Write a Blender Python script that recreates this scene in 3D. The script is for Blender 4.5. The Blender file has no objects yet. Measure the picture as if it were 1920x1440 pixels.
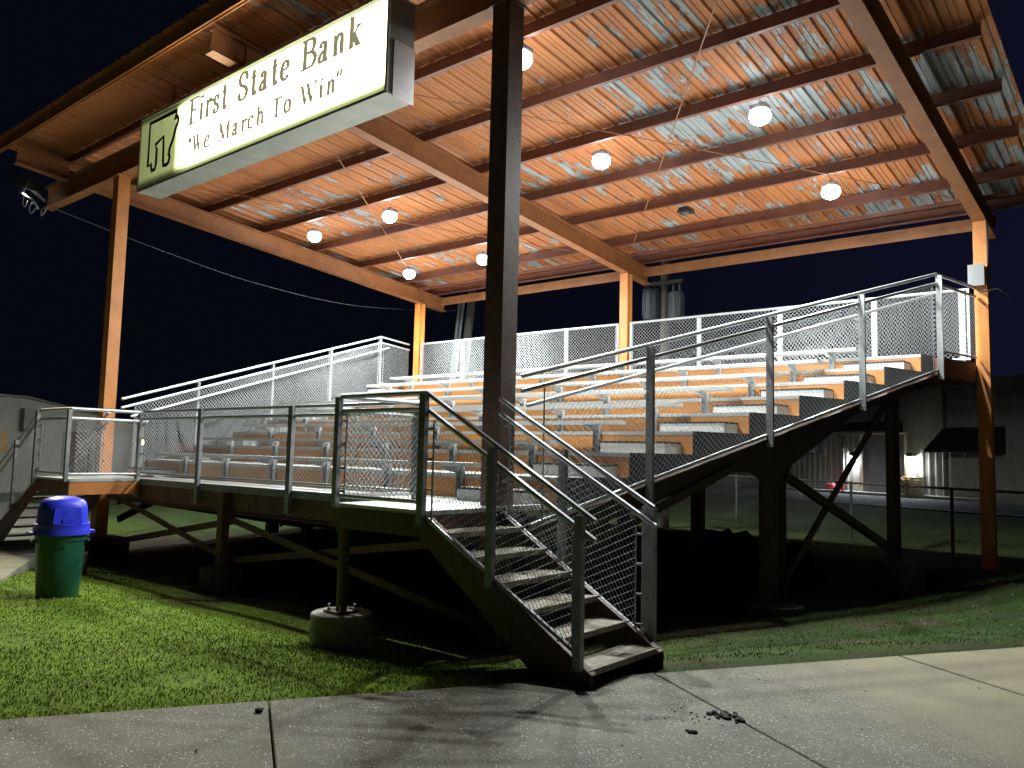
import bpy, bmesh, math, random
import numpy as np
from mathutils import Vector, Matrix
random.seed(7); rng = np.random.default_rng(7)
sc = bpy.context.scene
COL = sc.collection
# ------------------------------------------------------------------ camera
cam_d = bpy.data.cameras.new('camera'); cam = bpy.data.objects.new('camera', cam_d); COL.objects.link(cam)
cam_d.sensor_width = 36.0; cam_d.lens = 1501.7 / 1920 * 36; cam_d.clip_end = 2000; cam_d.clip_start = 0.05
Rr = ((0.7701871546, 0.6374037773, 0.0229819826), (0.0382715659, -0.0821514966, 0.9958847418), (-0.6366687004, 0.7661380791, 0.0876664680))
m = Matrix(((Rr[0][0], Rr[1][0], -Rr[2][0], 0), (Rr[0][1], Rr[1][1], -Rr[2][1], 0), (Rr[0][2], Rr[1][2], -Rr[2][2], 1.65), (0, 0, 0, 1)))
cam.matrix_world = m
sc.camera = cam
# ------------------------------------------------------------------ world: night sky
w = bpy.data.worlds.new("World"); sc.world = w; w.use_nodes = True
nt = w.node_tree; bg = nt.nodes['Background']
tc = nt.nodes.new('ShaderNodeTexCoord'); dt = nt.nodes.new('ShaderNodeVectorMath'); dt.operation = 'DOT_PRODUCT'
dt.inputs[1].default_value = (0.62, 0.60, -0.25)
nt.links.new(tc.outputs['Generated'], dt.inputs[0])
rp = nt.nodes.new('ShaderNodeValToRGB'); nt.links.new(dt.outputs['Value'], rp.inputs[0])
rp.color_ramp.elements[0].position = 0.0; rp.color_ramp.elements[0].color = (0.0014, 0.0018, 0.0042, 1)
rp.color_ramp.elements[1].position = 0.8; rp.color_ramp.elements[1].color = (0.0052, 0.0055, 0.0185, 1)
nt.links.new(rp.outputs[0], bg.inputs['Color']); bg.inputs['Strength'].default_value = 1.0
sc.view_settings.view_transform = 'Standard'; sc.view_settings.look = 'None'; sc.view_settings.gamma = 1
sc.view_settings.exposure = 0.3
LAMP = 38.0          # radiance of the canopy lamps' lenses
LAMPW = 370.0         # watts of each canopy lamp, sent downward
# ------------------------------------------------------------------ materials
def newmat(name):
    mt = bpy.data.materials.new(name); mt.use_nodes = True
    return mt, mt.node_tree, mt.node_tree.nodes['Principled BSDF']
def N(t, typ, **kw):
    n = t.nodes.new(typ)
    for k, v in kw.items():
        if k in n.inputs: n.inputs[k].default_value = v
        else: setattr(n, k, v)
    return n
def ramp(t, src, stops, interp='LINEAR'):
    r = t.nodes.new('ShaderNodeValToRGB'); r.color_ramp.interpolation = interp
    els = r.color_ramp.elements
    while len(els) < len(stops): els.new(0.5)
    for e, (p, c) in zip(els, stops):
        e.position = p; e.color = (*c, 1) if len(c) == 3 else c
    t.links.new(src, r.inputs[0]); return r
def mixc(t, fac, a, b):
    n = t.nodes.new('ShaderNodeMix'); n.data_type = 'RGBA'
    for i, s in ((0, fac), (6, a), (7, b)):
        if hasattr(s, 'is_output'): t.links.new(s, n.inputs[i])
        elif i == 0: n.inputs[0].default_value = s
        else: n.inputs[i].default_value = (*s, 1)
    return n.outputs[2]
def mth(t, op, a, b=0.0, c=0.0):
    n = t.nodes.new('ShaderNodeMath'); n.operation = op
    for i, s in enumerate((a, b, c)):
        if hasattr(s, 'is_output'): t.links.new(s, n.inputs[i])
        else: n.inputs[i].default_value = s
    return n.outputs[0]
def coords(t, scale=(1, 1, 1), kind='Object'):
    c = t.nodes.new('ShaderNodeTexCoord'); mp = t.nodes.new('ShaderNodeMapping'); mp.inputs['Scale'].default_value = scale
    t.links.new(c.outputs[kind], mp.inputs[0]); return mp.outputs[0]
def noise(t, vec, scale, detail=4, rough=0.55):
    n = N(t, 'ShaderNodeTexNoise', Scale=scale, Detail=detail, Roughness=rough); t.links.new(vec, n.inputs['Vector']); return n.outputs['Fac']
def bump(t, p, h, strength=0.3, dist=0.01):
    b = N(t, 'ShaderNodeBump', Strength=strength, Distance=dist); t.links.new(h, b.inputs['Height']); t.links.new(b.outputs[0], p.inputs['Normal'])
def simple(name, c1, c2, scale=6, rough=0.6, metal=0.0, bmp=0.15, bs=40, stretch=(1, 1, 1), spec=0.5):
    mt, t, p = newmat(name); v = coords(t, stretch)
    f = noise(t, v, scale, 6, 0.6); r = ramp(t, f, [(0.35, c1), (0.65, c2)])
    t.links.new(r.outputs[0], p.inputs['Base Color']); p.inputs['Roughness'].default_value = rough; p.inputs['Metallic'].default_value = metal
    p.inputs['Specular IOR Level'].default_value = spec
    if bmp: bump(t, p, noise(t, v, bs, 3), bmp, 0.004)
    return mt
def painted(name, base, dark, rust, amt=0.62, rough=0.5, sc_=3.0):
    mt, t, p = newmat(name); v = coords(t)
    f = noise(t, v, sc_, 6, 0.65); c = ramp(t, f, [(0.3, dark), (0.6, base)]).outputs[0]
    s = noise(t, v, 17, 8, 0.7); k = ramp(t, s, [(amt, (0, 0, 0)), (amt + 0.03, (1, 1, 1))])
    t.links.new(mixc(t, k.outputs[0], c, rust), p.inputs['Base Color']); p.inputs['Roughness'].default_value = rough
    bump(t, p, s, 0.25, 0.003); return mt
M = {}
M['galv'] = simple('galvanised_steel', (0.36, 0.38, 0.39), (0.50, 0.52, 0.53), 18, 0.42, 0.55, 0.1, 60)
M['galvdull'] = simple('dull_galvanised_steel', (0.20, 0.205, 0.215), (0.31, 0.32, 0.33), 9, 0.5, 0.4, 0.2, 50)  # darker galvanised tone, also puts shade into the front posts
M['wire'] = simple('galvanised_wire', (0.42, 0.44, 0.45), (0.5, 0.52, 0.53), 5, 0.45, 0.45, 0)
M['alu'] = simple('aluminium_plank', (0.48, 0.49, 0.48), (0.62, 0.63, 0.62), 4, 0.42, 0.35, 0.25, 3, (0.3, 60, 60))
M['aludull'] = simple('dull_aluminium_plank', (0.34, 0.34, 0.32), (0.52, 0.52, 0.50), 3, 0.5, 0.3, 0.3, 3, (0.4, 50, 50))  # greyer planks for the lower rows
M['orange'] = painted('orange_painted_steel', (0.56, 0.215, 0.048), (0.42, 0.15, 0.036), (0.13, 0.05, 0.025), 0.66, 0.5)
M['rafter'] = painted('brown_orange_painted_steel', (0.32, 0.125, 0.042), (0.22, 0.082, 0.030), (0.11, 0.045, 0.03), 0.62, 0.55)
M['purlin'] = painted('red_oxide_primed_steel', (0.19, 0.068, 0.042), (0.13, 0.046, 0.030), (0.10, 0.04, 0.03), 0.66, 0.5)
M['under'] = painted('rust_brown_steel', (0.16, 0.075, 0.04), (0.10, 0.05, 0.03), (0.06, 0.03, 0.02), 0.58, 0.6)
M['dark'] = painted('shaded_dark_brown_steel', (0.060, 0.034, 0.022), (0.04, 0.024, 0.017), (0.03, 0.02, 0.015), 0.58, 0.6)  # brown steel with the shade below the seats put into its colour
M['fence'] = simple('dull_fence_steel', (0.06, 0.065, 0.06), (0.10, 0.10, 0.095), 5, 0.6, 0.3, 0)
M['polecan'] = simple('dimmed_transformer_grey', (0.025, 0.030, 0.033), (0.045, 0.050, 0.055), 3, 0.6, 0, 0)  # grey taken near black, putting the cans' lack of light into their colour
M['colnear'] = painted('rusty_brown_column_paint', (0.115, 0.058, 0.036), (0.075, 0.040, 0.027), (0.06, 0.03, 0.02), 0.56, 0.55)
M['riser'] = painted('orange_riser_paint', (0.56, 0.240, 0.062), (0.50, 0.200, 0.050), (0.40, 0.15, 0.05), 0.70, 0.55, 2.0)
M['tread'] = simple('worn_stair_tread', (0.20, 0.18, 0.14), (0.33, 0.30, 0.24), 6, 0.75, 0.1, 0.4, 30, (1, 4, 1))
M['black'] = simple('black_steel', (0.02, 0.02, 0.022), (0.035, 0.035, 0.04), 8, 0.5, 0.2, 0)
M['greybox'] = simple('grey_enclosure', (0.15, 0.16, 0.165), (0.19, 0.20, 0.205), 4, 0.4, 0.1, 0)
M['cabinet'] = simple('sign_cabinet_grey', (0.36, 0.38, 0.35), (0.46, 0.48, 0.43), 2.5, 0.45, 0.2, 0.05, 10)
M['cabinetdark'] = simple('sign_cabinet_dark', (0.13, 0.115, 0.10), (0.18, 0.16, 0.14), 3, 0.5, 0.2, 0.05, 10)
M['patch'] = simple('bare_aluminium_sheet', (0.50, 0.50, 0.53), (0.60, 0.60, 0.62), 3, 0.35, 0.7, 0.1, 6)
M['wood'] = simple('pallet_wood', (0.45, 0.35, 0.20), (0.65, 0.54, 0.34), 5, 0.8, 0, 0.3, 30, (1, 1, 6))
M['polewood'] = simple('weathered_pole_wood', (0.045, 0.043, 0.038), (0.08, 0.075, 0.062), 4, 0.85, 0, 0.4, 12, (8, 8, 1))
M['pvc'] = simple('grey_conduit', (0.14, 0.15, 0.16), (0.18, 0.19, 0.20), 3, 0.5, 0, 0)
M['pierdark'] = simple('shade_darkened_concrete', (0.045, 0.042, 0.036), (0.09, 0.085, 0.07), 5, 0.9, 0, 0.5, 40)  # same concrete as pier, darkened for the shade below the stand
M['pier'] = simple('concrete_pier', (0.22, 0.21, 0.18), (0.40, 0.38, 0.32), 5, 0.9, 0, 0.5, 40)
M['red'] = simple('red_bollard_paint', (0.50, 0.04, 0.02), (0.60, 0.07, 0.04), 4, 0.45, 0, 0)
M['pink'] = simple('red_tarpaulin', (0.60, 0.05, 0.08), (0.7, 0.09, 0.12), 4, 0.55, 0, 0.2, 10)
M['truck'] = simple('dark_red_car_paint', (0.16, 0.02, 0.03), (0.20, 0.03, 0.04), 2, 0.25, 0.2, 0)
M['glass'] = simple('dark_glass', (0.02, 0.025, 0.03), (0.03, 0.035, 0.04), 2, 0.08, 0, 0)
M['rubber'] = simple('tyre_rubber', (0.02, 0.02, 0.02), (0.03, 0.03, 0.03), 4, 0.8, 0, 0)
M['bluelid'] = simple('blue_plastic', (0.025, 0.035, 0.62), (0.03, 0.045, 0.70), 3, 0.42, 0, 0.12, 90)
M['green'] = simple('dark_green_plastic', (0.004, 0.055, 0.034), (0.010, 0.085, 0.050), 4, 0.42, 0, 0.12, 60, (1, 1, 0.3))
M['white'] = simple('white_siding', (0.32, 0.33, 0.29), (0.40, 0.41, 0.36), 1.5, 0.6, 0, 0.1, 8)
M['cream'] = simple('cream_trim', (0.6, 0.55, 0.38), (0.7, 0.65, 0.45), 3, 0.6, 0, 0)
M['mulch'] = simple('black_mud', (0.008, 0.007, 0.006), (0.02, 0.017, 0.014), 30, 0.85, 0, 0.6, 60)
M['dirtheap'] = simple('dark_soil', (0.012, 0.011, 0.010), (0.03, 0.027, 0.02), 12, 0.95, 0, 0.6, 20)
M['tan'] = simple('tan_card', (0.5, 0.33, 0.16), (0.6, 0.42, 0.22), 4, 0.7, 0, 0)
def emis(name, col, s):
    mt, t, p = newmat(name); p.inputs['Base Color'].default_value = (*col, 1); p.inputs['Emission Color'].default_value = (*col, 1)
    p.inputs['Emission Strength'].default_value = s; return mt
M['globe'] = emis('lit_led_lens', (0.94, 0.99, 1.0), LAMP)
M['wallled'] = emis('lit_wall_pack', (0.80, 0.88, 1.0), 1000)
M['amber'] = emis('amber_lamp', (1.0, 0.55, 0.18), 18)
M['floodlens'] = emis('lit_flood_lens', (1.0, 0.90, 0.62), 60)
# roof sheet: orange paint peeled off galvanised ribs
mt, t, p = newmat('peeling_orange_roof_sheet'); M['roof'] = mt
tcn = t.nodes.new('ShaderNodeTexCoord'); sx = t.nodes.new('ShaderNodeSeparateXYZ'); t.links.new(tcn.outputs['Object'], sx.inputs[0])
X, Y = sx.outputs[0], sx.outputs[1]
def vec(t, x, y, z=0.0):
    c = t.nodes.new('ShaderNodeCombineXYZ')
    for i, s in enumerate((x, y, z)):
        if hasattr(s, 'is_output'): t.links.new(s, c.inputs[i])
        else: c.inputs[i].default_value = s
    return c.outputs[0]
pan = mth(t, 'FLOOR', mth(t, 'DIVIDE', X, 0.305))
fine = noise(t, vec(t, mth(t, 'MULTIPLY', X, 4.4), mth(t, 'MULTIPLY', Y, 0.95), mth(t, 'MULTIPLY', pan, 3.7)), 1.3, 9, 0.66)
big = noise(t, vec(t, mth(t, 'MULTIPLY', X, 0.30), mth(t, 'MULTIPLY', Y, 0.34)), 1.0, 2, 0.5)
wn = t.nodes.new('ShaderNodeTexWhiteNoise'); wn.noise_dimensions = '2D'
purl = mth(t, 'FLOOR', mth(t, 'DIVIDE', mth(t, 'SUBTRACT', Y, 0.3), 1.39)); t.links.new(vec(t, pan, purl), wn.inputs['Vector'])
rightside = mth(t, 'MULTIPLY', mth(t, 'SMOOTH_MIN', mth(t, 'ADD', X, 9.0), 5.0, 1.0), 0.009)
s1 = mth(t, 'ADD', fine, mth(t, 'MULTIPLY', mth(t, 'SUBTRACT', big, 0.5), 0.72))
s1 = mth(t, 'ADD', s1, mth(t, 'MULTIPLY', mth(t, 'SUBTRACT', wn.outputs['Value'], 0.5), 0.15))
backy = mth(t, 'MULTIPLY', mth(t, 'SUBTRACT', mth(t, 'MINIMUM', Y, 12.0), 8.6), 0.024)
s1 = mth(t, 'ADD', s1, mth(t, 'ADD', backy, rightside))
peel = ramp(t, s1, [(0.635, (0, 0, 0)), (0.645, (1, 1, 1))]).outputs[0]
edge = ramp(t, s1, [(0.610, (0, 0, 0)), (0.626, (1, 1, 1))]).outputs[0]
oc = ramp(t, noise(t, vec(t, mth(t, 'MULTIPLY', X, 1.2), mth(t, 'MULTIPLY', Y, 0.4)), 1.5, 5), [(0.3, (0.30, 0.100, 0.034)), (0.52, (0.43, 0.158, 0.048)), (0.75, (0.40, 0.125, 0.050))]).outputs[0]
gc = ramp(t, noise(t, vec(t, mth(t, 'MULTIPLY', X, 9.0), mth(t, 'MULTIPLY', Y, 1.0)), 2.0, 5), [(0.3, (0.20, 0.22, 0.225)), (0.7, (0.36, 0.385, 0.39))]).outputs[0]
ribf = mth(t, 'ABSOLUTE', mth(t, 'SUBTRACT', mth(t, 'FRACT', mth(t, 'DIVIDE', X, 0.305)), 0.5))
ribline = ramp(t, ribf, [(0.455, (0, 0, 0)), (0.495, (1, 1, 1))]).outputs[0]  # thin dark line repeated at the rib spacing
c = mixc(t, mth(t, 'MULTIPLY', edge, 0.8), oc, (0.16, 0.055, 0.035)); c = mixc(t, peel, c, gc)
c = mixc(t, mth(t, 'MULTIPLY', ribline, 0.75), c, (0.12, 0.05, 0.03))
t.links.new(c, p.inputs['Base Color']); p.inputs['Roughness'].default_value = 0.7
bump(t, p, peel, 0.4, 0.002)
# ground
mt, t, p = newmat('lawn_and_soil'); M['ground'] = mt
v = coords(t); sx = t.nodes.new('ShaderNodeSeparateXYZ'); t.links.new(v, sx.inputs[0]); X, Y = sx.outputs[0], sx.outputs[1]
g1 = ramp(t, noise(t, v, 9, 8, 0.7), [(0.3, (0.065, 0.11, 0.008)), (0.55, (0.12, 0.20, 0.010)), (0.8, (0.16, 0.23, 0.024))]).outputs[0]
far = ramp(t, noise(t, v, 0.8, 6, 0.6), [(0.35, (0.030, 0.055, 0.016)), (0.7, (0.055, 0.080, 0.026))]).outputs[0]
d1 = ramp(t, noise(t, v, 14, 8, 0.7), [(0.3, (0.016, 0.013, 0.009)), (0.7, (0.065, 0.052, 0.034))]).outputs[0]
dry = ramp(t, noise(t, v, 5, 6, 0.7), [(0.3, (0.09, 0.075, 0.035)), (0.7, (0.17, 0.15, 0.07))]).outputs[0]
wob = mth(t, 'MULTIPLY', mth(t, 'SUBTRACT', noise(t, v, 0.9, 5, 0.6), 0.5), 3.0)
yy = mth(t, 'ADD', Y, wob)
bk = ramp(t, mth(t, 'DIVIDE', yy, 30.0), [(0.16, (0, 0, 0)), (0.20, (1, 1, 1)), (0.45, (1, 1, 1)), (0.50, (0, 0, 0))]).outputs[0]   # bare soil under the stand
inx = ramp(t, mth(t, 'DIVIDE', mth(t, 'ADD', mth(t, 'ADD', mth(t, 'SUBTRACT', X, mth(t, 'MULTIPLY', Y, 0.29)), mth(t, 'MULTIPLY', wob, 0.5)), 30.0), 30.0), [(0.34, (0, 0, 0)), (0.40, (1, 1, 1)), (0.785, (1, 1, 1)), (0.81, (0, 0, 0))]).outputs[0]
patch = ramp(t, noise(t, v, 1.3, 6, 0.65), [(0.50, (0, 0, 0)), (0.66, (1, 1, 1))]).outputs[0]
dband = ramp(t, mth(t, 'DIVIDE', mth(t, 'ADD', yy, 0.0), 30.0), [(0.46, (0, 0, 0)), (0.52, (1, 1, 1)), (0.60, (1, 1, 1)), (0.67, (0, 0, 0))]).outputs[0]
farf = ramp(t, mth(t, 'DIVIDE', Y, 30.0), [(0.45, (0, 0, 0)), (0.6, (1, 1, 1))]).outputs[0]
# bare strip along the pavement's edge, right of the stair
al = mth(t, 'SUBTRACT', mth(t, 'MULTIPLY', mth(t, 'ADD', X, 3.17), 0.848), mth(t, 'MULTIPLY', mth(t, 'SUBTRACT', Y, 5.6), 0.53))
strip = ramp(t, mth(t, 'ADD', mth(t, 'ADD', al, mth(t, 'MULTIPLY', wob, 0.25)), 1.0), [(0.50, (0, 0, 0)), (0.70, (1, 1, 1))]).outputs[0]
rightx = ramp(t, mth(t, 'DIVIDE', mth(t, 'ADD', Y, 0.0), 10.0), [(0.46, (0, 0, 0)), (0.54, (1, 1, 1))]).outputs[0]
farf2 = ramp(t, mth(t, 'DIVIDE', Y, 30.0), [(0.20, (0, 0, 0)), (0.30, (1, 1, 1))]).outputs[0]
c = mixc(t, farf2, g1, far)
c = mixc(t, mth(t, 'MULTIPLY', dband, mth(t, 'ADD', mth(t, 'MULTIPLY', patch, 0.6), 0.15)), c, dry)
c = mixc(t, mth(t, 'MULTIPLY', bk, inx), c, d1)
c = mixc(t, mth(t, 'MULTIPLY', strip, rightx), c, d1)
c = mixc(t, mth(t, 'MULTIPLY', patch, 0.25), c, d1)
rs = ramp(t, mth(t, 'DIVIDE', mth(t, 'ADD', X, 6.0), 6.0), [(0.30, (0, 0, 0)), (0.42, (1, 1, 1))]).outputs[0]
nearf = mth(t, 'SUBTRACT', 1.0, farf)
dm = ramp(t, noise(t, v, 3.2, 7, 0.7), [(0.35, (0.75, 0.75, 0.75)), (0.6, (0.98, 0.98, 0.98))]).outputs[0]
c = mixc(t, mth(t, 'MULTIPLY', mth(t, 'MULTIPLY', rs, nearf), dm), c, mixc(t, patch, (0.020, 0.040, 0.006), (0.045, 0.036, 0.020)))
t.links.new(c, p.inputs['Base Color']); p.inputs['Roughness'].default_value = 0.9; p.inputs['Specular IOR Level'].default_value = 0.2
bump(t, p, noise(t, v, 25, 8, 0.7), 0.8, 0.03)
# concrete
mt, t, p = newmat('exposed_aggregate_concrete'); M['conc'] = mt
v = coords(t); sx = t.nodes.new('ShaderNodeSeparateXYZ'); t.links.new(v, sx.inputs[0])
s_ = mth(t, 'ADD', mth(t, 'MULTIPLY', mth(t, 'ADD', sx.outputs[0], 3.17), 0.53), mth(t, 'MULTIPLY', mth(t, 'SUBTRACT', sx.outputs[1], 5.6), 0.848))
nw = noise(t, v, 0.9, 6, 0.6)
smooth = ramp(t, mth(t, 'ADD', mth(t, 'MULTIPLY', s_, 0.2), mth(t, 'MULTIPLY', nw, 0.8)), [(0.46, (0, 0, 0)), (0.80, (1, 1, 1))]).outputs[0]
base = ramp(t, noise(t, v, 2.2, 8, 0.7), [(0.3, (0.052, 0.050, 0.037)), (0.7, (0.142, 0.134, 0.098))]).outputs[0]
tanc = ramp(t, noise(t, v, 1.4, 8, 0.65), [(0.3, (0.118, 0.108, 0.064)), (0.7, (0.205, 0.186, 0.112))]).outputs[0]
vo = N(t, 'ShaderNodeTexVoronoi', Scale=74.0); t.links.new(v, vo.inputs['Vector'])
vc = t.nodes.new('ShaderNodeSeparateColor'); t.links.new(vo.outputs['Color'], vc.inputs[0])
peb = mth(t, 'MULTIPLY', ramp(t, vo.outputs['Distance'], [(0.25, (1, 1, 1)), (0.42, (0, 0, 0))]).outputs[0], ramp(t, vc.outputs[0], [(0.62, (0, 0, 0)), (0.70, (1, 1, 1))]).outputs[0])
clus = ramp(t, noise(t, v, 5.0, 6, 0.7), [(0.36, (.2, .2, .2)), (0.56, (1, 1, 1))]).outputs[0]
pebm = mth(t, 'MULTIPLY', mth(t, 'MULTIPLY', peb, clus), mth(t, 'SUBTRACT', 1.0, mth(t, 'MULTIPLY', smooth, 0.93)))
c = mixc(t, smooth, base, tanc)
st = ramp(t, noise(t, v, 0.55, 7, 0.7), [(0.54, (0, 0, 0)), (0.70, (1, 1, 1))]).outputs[0]
c = mixc(t, mth(t, 'MULTIPLY', st, 0.45), c, (0.085, 0.080, 0.068))
c = mixc(t, pebm, c, mixc(t, vc.outputs[1], (0.30, 0.28, 0.23), (0.75, 0.73, 0.66)))
sp = ramp(t, noise(t, v, 85, 4, 0.7), [(0.55, (0, 0, 0)), (0.72, (1, 1, 1))]).outputs[0]
c = mixc(t, mth(t, 'MULTIPLY', sp, 0.5), c, (0.07, 0.065, 0.055))
t.links.new(c, p.inputs['Base Color']); p.inputs['Roughness'].default_value = 0.8
bump(t, p, mth(t, 'ADD', mth(t, 'MULTIPLY', pebm, 1.0), mth(t, 'MULTIPLY', noise(t, v, 60, 5), 0.5)), 0.45, 0.006)
M['asphalt'] = simple('asphalt', (0.035, 0.037, 0.042), (0.06, 0.062, 0.068), 3, 0.85, 0, 0.4, 40)
M['whiteline'] = simple('white_road_paint', (0.5, 0.5, 0.48), (0.7, 0.7, 0.68), 5, 0.7, 0, 0)
M['paving'] = simple('pale_concrete', (0.17, 0.165, 0.13), (0.27, 0.26, 0.21), 2, 0.85, 0, 0.3, 30)
# warehouse siding
mt, t, p = newmat('ribbed_metal_siding'); M['siding'] = mt
v = coords(t, kind='Object'); f = noise(t, v, 0.6, 5)
t.links.new(ramp(t, f, [(0.3, (0.26, 0.26, 0.22)), (0.7, (0.34, 0.34, 0.29))]).outputs[0], p.inputs['Base Color']); p.inputs['Roughness'].default_value = 0.5
# grass blades
mt, t, p = newmat('grass_blades'); M['grass'] = mt
at = t.nodes.new('ShaderNodeAttribute'); at.attribute_name = 'tone'
t.links.new(ramp(t, at.outputs['Fac'], [(0.0, (0.020, 0.034, 0.006)), (0.12, (0.075, 0.130, 0.010)), (0.45, (0.165, 0.265, 0.014)), (0.85, (0.24, 0.34, 0.024)), (1.0, (0.38, 0.36, 0.12))]).outputs[0], p.inputs['Base Color'])
p.inputs['Roughness'].default_value = 0.55; p.inputs['Specular IOR Level'].default_value = 0.3
# ------------------------------------------------------------------ mesh helpers
class MB:
    def __init__(s): s.v = []; s.f = []; s.mi = []; s.cur = 0
    def add(s, vs, fs):
        n = len(s.v); s.v += [tuple(map(float, q)) for q in vs]; s.f += [tuple(i + n for i in f) for f in fs]; s.mi += [s.cur] * len(fs); return s
    def box(s, x0, x1, y0, y1, z0, z1):
        x0, x1 = sorted((x0, x1)); y0, y1 = sorted((y0, y1)); z0, z1 = sorted((z0, z1))
        return s.add([(x0, y0, z0), (x1, y0, z0), (x1, y1, z0), (x0, y1, z0), (x0, y0, z1), (x1, y0, z1), (x1, y1, z1), (x0, y1, z1)],
                     [(0, 3, 2, 1), (4, 5, 6, 7), (0, 1, 5, 4), (1, 2, 6, 5), (2, 3, 7, 6), (3, 0, 4, 7)])
    def bar(s, a, b, wd, ht, up=(0, 0, 1)):
        a = Vector(a); b = Vector(b); d = (b - a).normalized(); up = Vector(up)
        if abs(d.dot(up)) > 0.98: up = Vector((0, 1, 0))
        r = d.cross(up).normalized(); u = r.cross(d).normalized(); r *= wd / 2; u *= ht / 2
        vs = [a - r - u, a + r - u, a + r + u, a - r + u, b - r - u, b + r - u, b + r + u, b - r + u]
        return s.add(vs, [(0, 1, 2, 3), (7, 6, 5, 4), (0, 4, 5, 1), (1, 5, 6, 2), (2, 6, 7, 3), (3, 7, 4, 0)])
    def tube(s, pts, r, n=8, cap=True):
        pts = [Vector(q) for q in pts]; rs = r if isinstance(r, (list, tuple)) else [r] * len(pts)
        rings = []; prev = None
        for i, q in enumerate(pts):
            d = ((pts[min(i + 1, len(pts) - 1)] - q).normalized() + (q - pts[max(i - 1, 0)]).normalized()).normalized()
            ref = prev if prev is not None else (Vector((0, 0, 1)) if abs(d.z) < 0.9 else Vector((1, 0, 0)))
            a = (ref - d * ref.dot(d)).normalized(); b = d.cross(a); prev = a
            rings.append([q + (a * math.cos(2 * math.pi * k / n) + b * math.sin(2 * math.pi * k / n)) * rs[i] for k in range(n)])
        vs = [q for rg in rings for q in rg]; fs = []
        for i in range(len(rings) - 1):
            for k in range(n):
                fs.append((i * n + k, i * n + (k + 1) % n, (i + 1) * n + (k + 1) % n, (i + 1) * n + k))
        if cap: fs.append(tuple(range(n))[::-1]); fs.append(tuple(range((len(rings) - 1) * n, len(rings) * n)))
        return s.add(vs, fs)
    def prism(s, poly, a, b, fn):      # poly in 2-D, fn(u, v, w) -> xyz, extruded w from a to b
        n = len(poly); vs = [fn(u, v, a) for u, v in poly] + [fn(u, v, b) for u, v in poly]
        fs = [tuple(range(n))[::-1], tuple(range(n, 2 * n))] + [(i, (i + 1) % n, n + (i + 1) % n, n + i) for i in range(n)]
        return s.add(vs, fs)
    def lathe(s, prof, cx, cy, n=32, squash=None):
        vs = []; 
        for r, z in prof:
            for k in range(n):
                a = 2 * math.pi * k / n; vs.append((cx + r * math.cos(a), cy + r * math.sin(a), z))
        fs = []
        for i in range(len(prof) - 1):
            for k in range(n): fs.append((i * n + k, i * n + (k + 1) % n, (i + 1) * n + (k + 1) % n, (i + 1) * n + k))
        fs.append(tuple(range(n))[::-1]); fs.append(tuple(range((len(prof) - 1) * n, len(prof) * n)))
        return s.add(vs, fs)
    def build(s, name, mat, parent=None, smooth=False):
        me = bpy.data.meshes.new(name); me.from_pydata(s.v, [], s.f); me.update()
        mats = mat if isinstance(mat, (list, tuple)) else [mat]
        for q in mats: me.materials.append(M[q] if isinstance(q, str) else q)
        if len(mats) > 1: me.polygons.foreach_set('material_index', s.mi)
        bm = bmesh.new(); bm.from_mesh(me); bmesh.ops.recalc_face_normals(bm, faces=bm.faces); bm.to_mesh(me); bm.free()
        if smooth:
            me.polygons.foreach_set('use_smooth', [True] * len(me.polygons))
            try: me.set_sharp_from_angle(angle=math.radians(35))
            except Exception: pass
        o = bpy.data.objects.new(name, me); COL.objects.link(o)
        if parent: 
            o.parent = parent; o.matrix_parent_inverse = parent.matrix_basis.inverted() if parent.type == 'EMPTY' else Matrix.Identity(4)
        return o
def tag(o, label=None, cat=None, group=None, kind=None):
    if label: o['label'] = label
    if cat: o['category'] = cat
    if group: o['group'] = group
    if kind: o['kind'] = kind
    return o
def thing(name, loc, label, cat, group=None):
    o = bpy.data.objects.new(name, None); COL.objects.link(o); o.location = loc; o.empty_display_size = 0.3
    o.matrix_basis = Matrix.Translation(loc)
    return tag(o, label, cat, group)
def ibeam(mb, a, b, wd, ht, tf=0.014, tw=0.009):
    """I-section from a to b, a/b at the centre of the bottom flange's underside."""
    a = Vector(a); b = Vector(b); d = (b - a).normalized(); r = d.cross(Vector((0, 0, 1))).normalized(); u = r.cross(d).normalized()
    mb.bar(a + u * tf / 2, b + u * tf / 2, wd, tf); mb.bar(a + u * (ht - tf / 2), b + u * (ht - tf / 2), wd, tf); mb.bar(a + u * ht / 2, b + u * ht / 2, tw, ht - 2 * tf - 0.001)
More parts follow.
